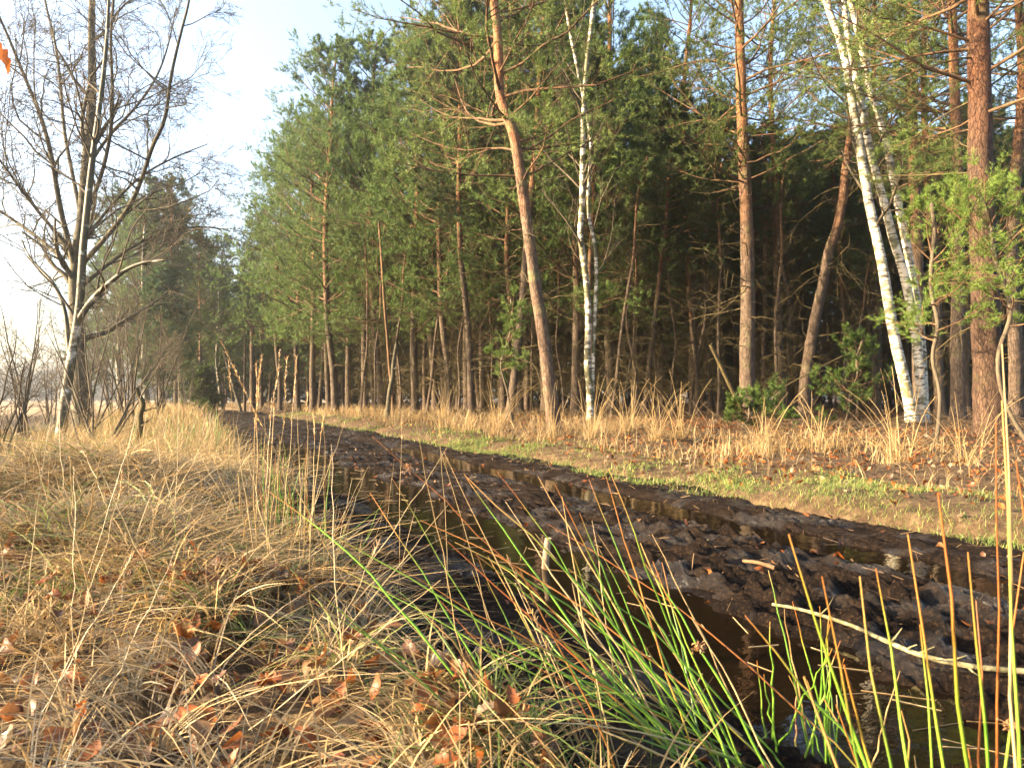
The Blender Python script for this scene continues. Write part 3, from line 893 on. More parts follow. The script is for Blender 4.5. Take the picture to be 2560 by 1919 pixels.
for px, dd, v, sc, lab in ((300, 47, 0, 1.0, 'misty full green pine seen through the oak limbs'), (372, 44, 2, .85, 'misty pine above the dark bushy young pine'), (440, 48, 1, 1.05, 'tall misty pine right of the oak trunk'),
                           (500, 53, 3, .95, 'misty pine above the spruce sapling'), (560, 57, 2, .9, 'misty pine filling the end of the track')):
    place_pine('E', v % 3, spot(px, dd), rng.uniform(0, 6.28), sc, lab, 'misty pines left of the track')

# small bushy pines and saplings
def sapling(name, seed, H, loc, label, colr=(.06, .10, .022), crown=.9, group=None, w=.014, ln=.08, live=.15, nb=5, whorl=.16):
    rg = np.random.default_rng(seed)
    D = pine_parts(seed, straight(rg, H, .15), max(.006, .007 * H), live=live, crown_r=crown, dead=live, whorl=whorl, nb=nb, dense=6, w=w, ln=ln, nn=12, colr=colr, twigs3=True, sides=8, dead_n=0)
    r = root(name, label, 'young tree', loc, group)
    link('trunk', D['trunk'], MAT['shrub'], r)
    m = MB(); tubes(m, D['A'], D['Ar'], 4); tubes(m, D['B'], D['Br'], 3); link('limbs', m, MAT['limb'], r)
    link('crown', D['needles'], MAT['needles'], r)
    return r
sapling('spruce_sapling', 401, 2.6, spot(505, 40), 'small bright green spruce sapling beside the far track', crown=1.1, w=.03, ln=.1)
sapling('pine_sapling', 402, 7.5, spot(418, 37), 'dark bushy young pine behind the left shrubs', colr=(.04, .085, .03), crown=1.9, w=.03, ln=.12, live=1.6, whorl=.3)
sapling('pine_sapling', 403, 1.7, spot(2110, 14.2), 'young green pine in front of the crooked pine', crown=.7, nb=3, whorl=.26, w=.009, ln=.07, colr=(.06, .11, .022))
sapling('pine_sapling', 404, .6, spot(1855, 12.6), 'tiny green pine seedling in grass below the straight pine', crown=.22, w=.01, ln=.06, whorl=.1)
sapling('pine_sapling', 405, .7, spot(1975, 13.2), 'low green pine seedling left of the young green pine', crown=.5, w=.009, ln=.065, whorl=.16, nb=3, colr=(.06, .11, .022))
sapling('pine_sapling', 406, 3.0, spot(1285, 17.0), 'slender young pine with fresh green tufts behind the leaning pine', crown=.8, live=1.2, whorl=.4, nb=3, w=.010)
sapling('pine_sapling', 407, 3.2, spot(2335, 9.3), 'bright green young pine between the birch and the thick pine', crown=1.0, live=1.5, whorl=.36, nb=4, w=.0065, ln=.06, colr=(.075, .125, .022))
sapling('pine_sapling', 408, 3.3, spot(2590, 8.6), 'bright green young pine cut by the right edge', crown=1.0, live=1.55, whorl=.36, nb=4, w=.0065, ln=.06, colr=(.075, .125, .022))

# bare thicket on the left verge
def shrub(seed, loc, H, n, label, group=None, spread=.35, name='bare_shrub', mat='shrub'):
    rg = np.random.default_rng(seed)
    stems = []
    for k in range(n):
        a = rg.uniform(0, 6.28); le = rg.uniform(.05, spread); hh = H * rg.uniform(.55, 1.0)
        m = 7; z = np.linspace(-.05, hh, m)
        x = np.cos(a) * le * z * (1 + .25 * z / hh) + np.cumsum(rg.normal(0, .03, m)) + rg.normal(0, .06)
        y = np.sin(a) * le * z + np.cumsum(rg.normal(0, .03, m)) + rg.normal(0, .06)
        stems.append((np.stack([x, y, z], 1), .008 + .005 * hh, .003))
    return bare_tree(name, label, 'shrub', loc, stems, MAT[mat], MAT[mat], seed,
                     [lv(7, .2, 1, .4, .9, .25, .5, 6, .16, .05, .5, .004), lv(5, .2, 1, .4, 1, .3, .65, 4, .2, .02, .55, .0028), lv(3, .2, 1, .4, 1, .3, .7, 3, .2, .0, .6, .002)],
                     stem_name='stem', split_first=False, group=group)
shrub(501, spot(255, 9.6), 2.1, 7, 'twiggy bare shrub with black stems right of the leaning birch', spread=.7)
shrub(502, spot(60, 12.5), 2.6, 8, 'bare shrub left of the leaning birch at the picture edge')
shrub(503, spot(330, 15.5), 3.4, 8, 'tall bare shrub behind the dead broken sapling')
shrub(504, spot(225, 14.0), 3.2, 7, 'dense bare shrub directly behind the leaning birch')
shrub(505, spot(395, 22.0), 4.0, 8, 'bare brown shrub below the dark bushy young pine')
shrub(506, spot(-20, 8.2), 1.7, 7, 'bare shrub cut off by the left picture edge')
shrub(507, spot(290, 25.0), 5.5, 8, 'tall bare thicket of stems behind the large oak')
shrub(508, spot(120, 20.0), 2.4, 7, 'low bare shrub in front of the misty field')
shrub(509, spot(470, 34.0), 3.2, 7, 'far bare shrub left of the spruce sapling')

# broad bare trees in the haze
def hazy_bare(seed, loc, H, label):
    rg = np.random.default_rng(seed)
    return bare_tree('bare_tree', label, 'bare tree', loc, [(straight(rg, H, .4), .17, .03)], MAT['birch_dark'], MAT['shrub'], seed,
              [lv(22, .25, 1, .5, 1.0, .25, .45, 7, .14, .05, .4, .012), lv(7, .2, 1, .4, 1.0, .3, .6, 5, .2, .0, .5, .008), lv(6, .2, 1, .4, 1.0, .3, .6, 4, .2, .0, .6, .006)], split_first=False)
hazy_bare(521, spot(365, 42), 11.0, 'hazy bare birch with a white foot left of the track')
hazy_bare(522, spot(300, 46), 12.5, 'hazy bare tree behind the large oak')
hazy_bare(523, spot(560, 52), 10.0, 'hazy bare tree beside the vanishing track')

# snags
def snag(px, dd, top_py, r0, lean_px, label, seed, name='dead_snag', mat='twig'):
    rg = np.random.default_rng(seed)
    loc = spot(px, dd); top = at(px + lean_px, top_py, dd) - np.array(loc)
    z = np.linspace(0, 1, 8)[:, None]
    pts = top[None] * z + np.concatenate([np.zeros((1, 3)), rg.normal(0, .012, (7, 3))]) * np.array([1, 1, 0]); pts[0, 2] = -.1
    r = root(name, label, 'dead trunk', loc)
    tm, P, rad = trunk_mesh(rg, pts, r0, r0 * .6, sides=10, flare=.3, rough=.08)
    m = MB(); e = P[-1]; jag = np.stack([np.stack([e, e + np.array([rg.normal(0, r0 * .4), rg.normal(0, r0 * .4), r0 * 2.2])]) for _ in range(4)])
    tubes(tm, jag, np.array([[r0 * .45, .002]] * 4), 5)
    link('trunk', tm, MAT[mat], r)
    B, Br, _ = grow(rg, P[::max(1, len(P) // 8)][None], rad[::max(1, len(P) // 8)][None], 3, .3, .9, .7, 1.3, .1, .35, 4, .2, .02, .4, .008)
    for j in range(3):
        mm = MB(); tubes(mm, B[j:j + 1], Br[j:j + 1], 4, cap=True); link('dead_branch', mm, MAT[mat], r)
    return r
snag(345, 8.2, 985, .042, 6, 'broken dead sapling stump in the golden grass', 531)
snag(632, 44, 828, .19, -2, 'tall broken snag at the bend of the track', 532, mat='pine')
snag(612, 47, 850, .09, 0, 'thin broken snag left of the tall broken snag', 533, mat='pine')
snag(605, 46, 880, .12, -45, 'leaning dark dead trunk at the bend', 534, mat='oak')
snag(742, 43, 900, .12, 0, 'short dead stump trunk right of the bend', 535, mat='pine')
snag(985, 24.0, 560, .055, -38, 'thin dead pine pole leaning left in front of the wood', 536, mat='limb')
snag(965, 22.5, 860, .085, 26, 'short leaning dark dead stem at the forest edge', 537, mat='oak')

# ------------------------------------------------------------------ grass and litter
def scatter(rng, n, x0, x1, y0, y1, keep):
    x = rng.uniform(x0, x1, n); y = rng.uniform(y0, y1, n)
    k = keep(x, y); return x[k], y[k]

def view_ok(x, y, m=.12):
    return (y > .35) & (np.abs(x) < (0.72 + m) * y + .9)

def mk(rng, x, y, h, lean, droop, w, k, pal0, mb, dz=-.01, c=None, tipf=1.1, az=None):
    n = len(x)
    base = np.stack([x, y, ground_z(x, y) + dz], -1)
    c0 = pick(rng, pal0, n) if c is None else c
    blades(mb, rng, base, rng.uniform(*h, n) if isinstance(h, tuple) else h, rng.uniform(0, 2 * np.pi, n) if az is None else az,
           rng.uniform(*lean, n), rng.uniform(*droop, n), rng.uniform(*w, n), k, c0 * .8, np.clip(c0 * tipf, 0, .9))

rng = np.random.default_rng(21)
# --- left verge: matted dry straw grass, greyed away from the track for shade
mb = MB()
def left_keep(x, y): return (path_t(x, y) < -1.78 + .3 * fbm(x, y, 1.5, 2, 71)) & view_ok(x, y)
for (n, y0, y1, hh, ww, k) in ((30000, .7, 2.6, (.06, .22), (.0022, .0045), 5), (34000, 2.4, 5.5, (.12, .38), (.0035, .0065), 4), (27000, 5.3, 11, (.15, .45), (.005, .010), 4), (30000, 10.5, 30, (.2, .5), (.009, .02), 3)):
    x, y = scatter(rng, n, -.85 * y1 - .5, 1.6, y0, y1, left_keep)
    t = path_t(x, y)
    clump = fbm(x, y, 2.2, 3, 81)
    keep = rng.uniform(0, 1, len(x)) < np.clip(.55 + 1.6 * clump, .08, 1) * np.where(y < 2.4, .5, 1) * np.where((y < 2.1) & (x < -.15), .5, 1)
    x, y, t = x[keep], y[keep], t[keep]
    gold = sstep(-5.0, -2.6, t + .5 * fbm(x, y, .8, 2, 91))  # low far from the track: grey blades there stand in for shade
    g = rng.uniform(0, 1, len(x)) < gold
    c = np.where(g[:, None], pick(rng, STRAW, len(x)), pick(rng, GREY, len(x)))
    gp = (fbm(x, y, 1.3, 2, 95) > .30) & (rng.uniform(0, 1, len(x)) < .45)
    c = np.where(gp[:, None], pick(rng, GREEN, len(x)), c)
    c = c * np.clip(1 + 1.3 * fbm(x, y, 1.1, 3, 97), .45, 1.6)[:, None]
    hs = rng.uniform(*hh, len(x)) * (.75 + .5 * g)
    mk(rng, x, y, hs, (.5, 1.6), (.35, 1.05), ww, k, STRAW, mb, c=c)
for (n, y0, y1, per, hh, ww, k) in ((300, .8, 3.0, 40, (.12, .36), (.0028, .0058), 6), (600, 2.8, 6.5, 32, (.14, .42), (.004, .008), 5), (480, 6, 14, 28, (.2, .5), (.007, .012), 4)):
    cx, cyy = scatter(rng, n * 3, -.85 * y1 - .4, 1.4, y0, y1, left_keep); kk = (cyy > 2.0) | (rng.uniform(0, 1, len(cx)) < np.where(cx < -.15, .4, .8)); cx, cyy = cx[kk][:n], cyy[kk][:n]
    n = len(cx); az = rng.uniform(0, 6.28, (n, per)); rad_ = np.abs(rng.normal(0, .035, (n, per))) * (1 + .15 * cyy[:, None])
    x = (cx[:, None] + np.cos(az) * rad_).ravel(); y = (cyy[:, None] + np.sin(az) * rad_).ravel()
    wind = rng.normal(math.pi, .9, (n, 1)); mixw = rng.uniform(0, 1, (n, per)) < .45
    az = np.where(mixw, wind + rng.normal(0, .4, (n, per)), az).ravel()
    pal = np.concatenate([STRAW, STRAW, GREY]); cc = pal[rng.integers(0, len(pal), n)]
    gr = rng.uniform(0, 1, n) < .13; cc = np.where(gr[:, None], GREEN[rng.integers(0, 5, n)] * 1.1, cc)
    cc = cc * np.clip(1 + rng.normal(0, .28, (n, 1)), .4, 1.7)
    c = np.clip(np.repeat(cc, per, 0) * (1.1 + rng.normal(0, .22, (n * per, 1))), .01, .8)
    mk(rng, x, y, rng.uniform(*hh, n * per) * np.repeat(rng.uniform(.6, 1.2, n), per), (.5, 1.5), (.35, .95), ww, k, STRAW, mb, c=c, az=az)
tag(link('matted_grass', mb, MAT['grass']), 'matted dry grass covering the left verge, straw with grey partly for shade', 'grass', None, 'stuff')
# --- golden upright fringe between shrubs and track
mb = MB()
def fringe(x, y):
    t = path_t(x, y); return (t < -1.65) & (t > -4.2) & view_ok(x, y)
for (n, y0, y1, hh, ww, k) in ((4500, 2.8, 7, (.25, .6), (.002, .004), 5), (40000, 7, 14, (.2, .55), (.004, .008), 4), (60000, 13, 34, (.3, .8), (.008, .018), 3), (9000, 30, 60, (.4, .8), (.02, .04), 3)):
    x, y = scatter(rng, n, -.85 * y1, .8, y0, y1, fringe)
    keep = rng.uniform(0, 1, len(x)) < np.clip(.5 + 1.8 * fbm(x, y, 1.1, 3, 83), .05, 1); x, y = x[keep], y[keep]
    c = pick(rng, STRAW, len(x)); gr = rng.uniform(0, 1, len(x)) < .10
    c = np.where(gr[:, None], pick(rng, GREEN, len(x)), c)
    mk(rng, x, y, hh, (.05, .7), (.0, .35), ww, k, STRAW, mb, c=c)
tag(link('fringe_grass', mb, MAT['grass']), 'golden upright dry grass fringing the left side of the track', 'grass', None, 'stuff')
# --- right bank straw grass
mb = MB()
def bank(x, y):
    t = path_t(x, y); return (t > 2.75 + .35 * fbm(x, y, .9, 2, 73)) & (t < 6.5) & view_ok(x, y, .2)
for (n, y0, y1, hh, ww, k) in ((16000, 3, 8, (.12, .35), (.003, .006), 4), (70000, 8, 15, (.1, .5), (.004, .009), 4), (95000, 14, 32, (.15, .6), (.009, .016), 3), (9000, 30, 60, (.3, .7), (.02, .04), 3)):
    x, y = scatter(rng, n, -.62 * y1, 11, y0, y1, bank)
    t = path_t(x, y)
    dens = np.clip(.5 + 2.6 * fbm(x, y, .9, 3, 87), .04, 1) * (1 - .75 * sstep(4.6, 6.4, t)) * (1 - .6 * sstep(1.5, 4.0, x) * (y < 12))
    keep = rng.uniform(0, 1, len(x)) < dens; x, y = x[keep], y[keep]
    c = pick(rng, STRAW, len(x)) * 1.05
    mk(rng, x, y, hh, (.1, 1.1), (.05, .8), ww, k, STRAW, mb, c=c)
tag(link('bank_grass', mb, MAT['grass']), 'long sunlit straw grass on the right bank below the trees', 'grass', None, 'stuff')
# --- short green turf on the right edge of the track
mb = MB()
def turf(x, y):
    t = path_t(x, y); return (t > 1.75 + .3 * fbm(x, y, 1.2, 2, 75)) & (t < 3.1 + .4 * fbm(x, y, .9, 2, 76)) & view_ok(x, y, .2)
for (n, y0, y1, hh, ww, k) in ((130000, 2.2, 7, (.02, .08), (.0025, .0045), 3), (170000, 6.5, 13, (.03, .10), (.005, .009), 3), (90000, 12, 36, (.05, .13), (.010, .02), 3)):
    x, y = scatter(rng, n, -.62 * y1, 6, y0, y1, turf)
    keep = rng.uniform(0, 1, len(x)) < np.clip(.30 + 3.4 * fbm(x, y, 1.0, 3, 89), 0.06, 1); x, y = x[keep], y[keep]
    c = np.where((rng.uniform(0, 1, len(x)) < .82)[:, None], pick(rng, GREEN * 1.3, len(x)), pick(rng, STRAW, len(x)))
    z = np.maximum(ground_z(x, y), mud_z(x, y))
    n_ = len(x); base = np.stack([x, y, z - .005], -1)
    blades(mb, rng, base, rng.uniform(*hh, n_), rng.uniform(0, 6.28, n_), rng.uniform(.2, 1.1, n_), rng.uniform(0, .5, n_), rng.uniform(*ww, n_), k, c * .85, c * 1.15)
# a few green sprouts on the near mud and the left edge
x, y = scatter(rng, 5000, -6, 2, 1.2, 12, lambda x, y: (path_t(x, y) > -1.8) & (path_t(x, y) < -1.1) & view_ok(x, y))
keep = fbm(x, y, 2.5, 2, 99) > .12; x, y = x[keep], y[keep]
n_ = len(x); base = np.stack([x, y, np.maximum(ground_z(x, y), mud_z(x, y)) - .005], -1); c = pick(rng, GREEN, n_)
blades(mb, rng, base, rng.uniform(.03, .09, n_), rng.uniform(0, 6.28, n_), rng.uniform(.2, 1.1, n_), rng.uniform(0, .5, n_), rng.uniform(.002, .004, n_), 3, c * .8, c * 1.15)
tag(link('green_turf', mb, MAT['grass']), 'short green turf patches along the edges of the mud', 'grass', None, 'stuff')
# --- forest floor: dead sticks, brown grass, colours darkened to paint in the wood's shade
mb = MB()
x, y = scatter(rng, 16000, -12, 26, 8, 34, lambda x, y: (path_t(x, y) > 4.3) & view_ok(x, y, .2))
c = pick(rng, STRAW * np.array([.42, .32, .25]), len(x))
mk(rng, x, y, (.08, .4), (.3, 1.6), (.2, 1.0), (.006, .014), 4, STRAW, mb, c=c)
m2 = 900
x, y = scatter(rng, m2 * 3, -10, 24, 8, 30, lambda x, y: (path_t(x, y) > 4.4) & view_ok(x, y, .2))
s0 = np.stack([x, y, ground_z(x, y) + .02], -1)
dd = norm(np.stack([rng.normal(size=len(x)), rng.normal(size=len(x)), np.abs(rng.normal(0, .25, len(x)))], -1))
L = rng.uniform(.3, 1.6, len(x))[:, None]
Pm = np.stack([s0 + dd * L * f + np.concatenate([rng.normal(0, .03, (len(x), 2)), np.zeros((len(x), 1))], 1) for f in (0, .33, .66, 1)], 1)
tubes(mb, Pm, np.full((len(x), 4), .006) * np.array([1, .9, .7, .4]), 4, C=pick(rng, np.array([[.05, .035, .02], [.08, .055, .03], [.13, .09, .055]]), len(x)))
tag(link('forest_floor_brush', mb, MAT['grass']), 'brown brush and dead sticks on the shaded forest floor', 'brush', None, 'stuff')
print('grass', time.time() - T0)

# --- oak leaves
def oak_leaf(seed):
    rg = np.random.default_rng(seed)
    nl = 15; u = np.linspace(0, 1, nl)
    half = (.10 + .30 * np.sin(np.pi * u ** .8) ** .8) * (1 + .24 * np.sin(u * 4.2 * 2 * np.pi)) * .62
    half[0] = .02; half[-1] = .03
    curl = rg.uniform(.5, 2.4); bend = rg.uniform(-.9, 1.1); tw = rg.uniform(-.5, .5)
    rows = []
    for i in range(nl):
        for s in (-1, -.5, 0, .5, 1):
            yv = s * half[i]
            z = curl * yv * yv * 1.6 + bend * (u[i] - .4) ** 2 + tw * yv * (u[i] - .5) + rg.normal(0, .012)
            rows.append((u[i] - .5, yv, z))
    idx = np.arange(nl * 5).reshape(nl, 5)
    F = np.stack([idx[:-1, :-1], idx[1:, :-1], idx[1:, 1:], idx[:-1, 1:]], -1).reshape(-1, 4)
    return np.array(rows), F
LV = [oak_leaf(600 + i) for i in range(6)]
LEAFC = np.array([[.36, .105, .022], [.28, .085, .02], [.34, .13, .04], [.32, .17, .07], [.15, .07, .035], [.36, .115, .026], [.26, .12, .05], [.20, .14, .09], [.13, .08, .05], [.28, .2, .12]]) * .62
def euler_mats(rx, ry, rz):
    cx, sx, cy_, sy, cz, sz = np.cos(rx), np.sin(rx), np.cos(ry), np.sin(ry), np.cos(rz), np.sin(rz)
    M = np.empty((len(rx), 3, 3))
    M[:, 0, 0] = cy_ * cz; M[:, 0, 1] = sx * sy * cz - cx * sz; M[:, 0, 2] = cx * sy * cz + sx * sz
    M[:, 1, 0] = cy_ * sz; M[:, 1, 1] = sx * sy * sz + cx * cz; M[:, 1, 2] = cx * sy * sz - sx * cz
    M[:, 2, 0] = -sy; M[:, 2, 1] = sx * cy_; M[:, 2, 2] = cx * cy_
    return M
def leaf_stuff(rng, mb, x, y, z, size, simple):
    n = len(x)
    M = euler_mats(rng.normal(0, .5, n), rng.normal(0, .5, n), rng.uniform(0, 6.28, n))
    which = rng.integers(0, 6, n); c = pick(rng, LEAFC, n, .25)
    for k in range(6):
        s = which == k
        V, F = LV[k]
        if simple:
            keep = np.arange(15 * 5).reshape(15, 5)[[0, 2, 4, 7, 10, 14]][:, [0, 2, 4]]
            V = V[keep.ravel()]; id_ = np.arange(18).reshape(6, 3)
            F = np.stack([id_[:-1, :-1], id_[1:, :-1], id_[1:, 1:], id_[:-1, 1:]], -1).reshape(-1, 4)
        W = np.einsum('nij,vj->nvi', M[s], V) * size[s][:, None, None] + np.stack([x[s], y[s], z[s]], -1)[:, None]
        m = s.sum(); nv = len(V)
        mb.add(W.reshape(-1, 3), (F[None] + (np.arange(m) * nv)[:, None, None]).reshape(-1, F.shape[1]), np.repeat(c[s], nv, 0))
mb = MB()
x, y = scatter(rng, 16000, -7, 1.2, .8, 6.5, lambda x, y: (path_t(x, y) < -1.3) & view_ok(x, y))
keep = rng.uniform(0, 1, len(x)) < np.clip(1.15 - .22 * y + 1.2 * fbm(x, y, 1.3, 2, 61), .05, 1); x, y = x[keep], y[keep]
leaf_stuff(rng, mb, x, y, ground_z(x, y) + rng.uniform(.0, .07, len(x)), rng.uniform(.045, .085, len(x)), True)
x, y = scatter(rng, 27000, -6, 14, 3, 22, lambda x, y: (path_t(x, y) > 1.9) & (path_t(x, y) < 9) & view_ok(x, y, .2))
t = path_t(x, y)
keep = rng.uniform(0, 1, len(x)) < np.clip(.9 * sstep(-2, 1.5, x) + .35 + 1.2 * fbm(x, y, .9, 2, 62), .03, 1) * sstep(1.9, 2.9, t); x, y = x[keep], y[keep]
leaf_stuff(rng, mb, x, y, ground_z(x, y) + rng.uniform(.0, .05, len(x)), rng.uniform(.04, .085, len(x)), True)
x, y = scatter(rng, 900, -6, 4, 1.5, 12, lambda x, y: (np.abs(path_t(x, y)) < 1.8) & view_ok(x, y, .2))
leaf_stuff(rng, mb, x, y, mud_z(x, y) + .008, rng.uniform(.03, .07, len(x)), True)
yw = rng.uniform(1.2, 11, 170); tw_ = rng.normal(-.82, .2, 170); xw = path_c(yw) + tw_ / .905
kw = mud_z(xw, yw) < -.024; xw, yw = xw[kw], yw[kw]
a = rng.uniform(0, 6.28, len(xw)); L = rng.uniform(.02, .10, len(xw)); dv = np.stack([np.cos(a) * L, np.sin(a) * L, a * 0], -1); p0 = np.stack([xw, yw, yw * 0 - .0185], -1)
tubes(mb, np.stack([p0 - dv, p0 + dv * .2, p0 + dv], 1), np.full((len(xw), 3), .0016), 4, C=pick(rng, STRAW, len(xw)))
x, y = scatter(rng, 2200, -6, 5, 1.2, 10, lambda x, y: (path_t(x, y) > -1.7) & (path_t(x, y) < 2.3) & view_ok(x, y, .2))
zz = mud_z(x, y); kp = zz > -.045; x, y, zz = x[kp], y[kp], zz[kp]; a = rng.uniform(0, 6.28, len(x)); L = rng.uniform(.015, .07, len(x))
dv = np.stack([np.cos(a) * L, np.sin(a) * L, rng.normal(0, .012, len(x))], -1); p0 = np.stack([x, y, zz + .008], -1)
tubes(mb, np.stack([p0 - dv, p0 + dv], 1), np.full((len(x), 2), 1.0) * rng.uniform(.0012, .003, (len(x), 1)), 4, C=pick(rng, np.array([[.10, .06, .03], [.18, .11, .05], [.26, .17, .08], [.06, .04, .025]]), len(x)))
tag(link('leaf_litter', mb, MAT['leaf']), 'fallen russet oak leaves scattered through grass and on the bank', 'leaf litter', None, 'stuff')
# the large near leaves, one object each
leaf_meshes = []
for k in range(14):
    V, F = LV[k % 6]
    leaf_meshes.append(MB().add(V, F, pick(rng, LEAFC, 1, .2)).mesh('oak_leaf'))
    leaf_meshes[-1].materials.append(MAT['leaf'])
n = 0
while n < 295:
    y = rng.uniform(1.25, 2.7); x = rng.uniform(-1.95, .5)
    if abs(x) > .74 * y or path_t(x, y) > -1.5: continue
    if rng.uniform() > np.clip(.75 + 1.6 * float(fbm(np.array(x), np.array(y), 1.6, 2, 63)) - .25 * (y - 1.3), .06, 1): continue
    o = link('oak_leaf', leaf_meshes[int(rng.integers(0, 14))], None, ground, (x, y, float(ground_z(x, y)) + rng.uniform(.03, .09)))
    o.rotation_euler = (rng.normal(0, .55), rng.normal(0, .55), rng.uniform(0, 6.28))
    s = rng.uniform(.045, .088); o.scale = (s, s, s); n += 1

# ------------------------------------------------------------------ rushes and tall grasses in front
def stem_mesh(base, tip, r, c_foot, c_mid, c_tip, tipfrac, arch=.12, k=10, sides=5, rng=None, sagdir=None):
    base = np.asarray(base, float); tip = np.asarray(tip, float)
    u = np.linspace(0, 1, k)[:, None]
    L = np.linalg.norm(tip - base)
    P = base * (1 - u) + tip * u
    up = np.array([0, 0, 1.0]) - norm(tip - base) * norm(tip - base)[2]
    P = P + up * (arch * L * 4 * u * (1 - u) * .5)
    if rng is not None:
        P[1:-1] += rng.normal(0, .0025, (k - 2, 3))
        P = P + np.array([rng.normal(0, .05), rng.normal(0, .05), 0]) * L * (u ** 2 - u)
    rr = r * np.clip(1.05 - .75 * u[:, 0] ** 2.2, .12, 1)
    uu = u[:, 0]
    C = np.array([np.where(uu < 1 - tipfrac, np.interp(uu, [0, .35, 1], [c_foot[i], c_mid[i], c_mid[i]]), c_tip[i]) for i in range(3)]).T
    # soft change from green to rust
    w = np.clip((uu - (1 - tipfrac)) / .12 + .5, 0, 1)[:, None]
    C = np.where(True, (np.array([np.interp(uu, [0, .35, 1], [c_foot[i], c_mid[i], c_mid[i]]) for i in range(3)]).T) * (1 - w) + np.array(c_tip) * w, C)
    if rng is not None: C = C * rng.uniform(.72, 1.18, (k, 1))
    mb = MB(); tubes(mb, P[None], rr[None], sides, C=C[None])
    return mb, P

RUSH_G = np.array([[.10, .22, .02], [.13, .26, .025], [.08, .17, .02], [.17, .28, .035]])
RUST = np.array([[.38, .14, .03], [.45, .20, .05], [.33, .11, .025], [.50, .30, .10]]) * .75
STALK = np.array([[.55, .40, .19], [.62, .47, .24], [.48, .34, .15]]) * .7

def seed_cluster(rng, c, r, n=40, colr=(.22, .11, .05)):
    mb = MB()
    P = c + rng.normal(0, r * .5, (n, 3)); d = norm(rng.normal(size=(n, 3)))
    a = np.stack([P, P + d * r * .35], 1)
    tubes(mb, a, np.array([[r * .16, r * .05]] * n), 4, C=pick(rng, np.array([colr, (.3, .17, .08), (.16, .08, .04)]), n))
    tubes(mb, np.stack([np.repeat(c[None], n, 0), P], 1), np.full((n, 2), r * .03), 3, C=pick(rng, np.array([colr]), n))
    return mb

def rush_clump(label, seed, stems, r_range, name='rush_clump', heads=()):
    """stems: list of (base xyz, tip xyz, kind) with kind g(reen) r(ust) s(traw)"""
    rg = np.random.default_rng(seed)
    c = np.mean([s[0] for s in stems], 0); c = np.array([c[0], c[1], float(ground_z(c[0], c[1]))])
    r = root(name, label, 'rushes', tuple(c))
    objs = []
    for b_, t_, kind in stems:
        if kind == 'g':
            m = RUSH_G[rg.integers(0, 4)]; f = m * .8; tp = RUST[rg.integers(0, 4)]; fr = rg.uniform(.04, .24)
        elif kind == 'r':
            m = RUST[rg.integers(0, 4)] * .9; f = RUSH_G[rg.integers(0, 4)] * .9; tp = m * .8; fr = rg.uniform(.3, .6)
        else:
            m = STALK[rg.integers(0, 3)]; f = m * .75; tp = m; fr = .1
        mb, P = stem_mesh(np.asarray(b_) - c, np.asarray(t_) - c, rg.uniform(*r_range) * (.75 if kind == 's' else 1), f, m, tp, fr, rg.uniform(.0, .14), rng=rg)
        o = link('stem', mb, MAT['rush'], r); objs.append((o, P))
    for i, u, rad in heads:
        o, P = objs[i % len(objs)]
        h = seed_cluster(rg, P[int(u * (len(P) - 1))], rad)
        link('seed_head', h, MAT['rush'], r)
    return r

rng = np.random.default_rng(77)
# central clump: feet around (0.35..0.75, 1.35..1.8), stems swept to the left
stems = []
def foot(cx, cy_, s):
    x = cx + rng.normal(0, s); y = cy_ + rng.normal(0, s); return np.array([x, y, float(max(ground_z(x, y), mud_z(x, y) if path_t(x, y) > -1.5 else -1)) - .02])
def kind(pg, pr): 
    v = rng.uniform(); return 'g' if v < pg else ('r' if v < pg + pr else 's')
tips_main = [(1160, 1185, 'g'), (980, 1195, 'g'), (930, 1090, 'r'), (1110, 1130, 's'), (1345, 1190, 'r'), (1405, 1240, 's'), (820, 1330, 'g'), (750, 1440, 'g'), (840, 1560, 's'), (870, 1690, 'r'), (1050, 1300, 'r'), (1000, 1420, 'r'),
             (1220, 1390, 'g'), (1190, 1380, 'g'), (1300, 1425, 'r'), (1515, 1190, 'r'), (1480, 1300, 's'), (1655, 1405, 'g'), (1420, 1420, 'g'), (1100, 1500, 'g'), (930, 1470, 's'), (1370, 1310, 'r'), (850, 1420, 'g')]
for px, py, kd in tips_main:
    f = foot(.42, 1.62, .12); stems.append((f, at(px, py, f[1] + rng.uniform(-.15, .35)), kd))
for k in range(85):
    f = foot(.33, 1.62, .14)
    L = rng.uniform(.35, .8); ang = rng.uniform(.35, 1.2); azm = math.pi + rng.normal(0, .5)
    stems.append((f, f + L * np.array([math.sin(ang) * math.cos(azm), math.sin(ang) * math.sin(azm), math.cos(ang)]), kind(.64, .12)))
for k in range(18):
    f = foot(.72, 1.75, .06)
    L = rng.uniform(.2, .48); ang = abs(rng.normal(0, .28)); azm = rng.uniform(0, 6.28)
    stems.append((f, f + L * np.array([math.sin(ang) * math.cos(azm), math.sin(ang) * math.sin(azm), math.cos(ang)]), kind(.72, .2)))
rush_clump('large rush clump sweeping left in the middle foreground', 701, stems, (.0019, .0034), heads=((2, .9, .012), (40, .7, .014)))
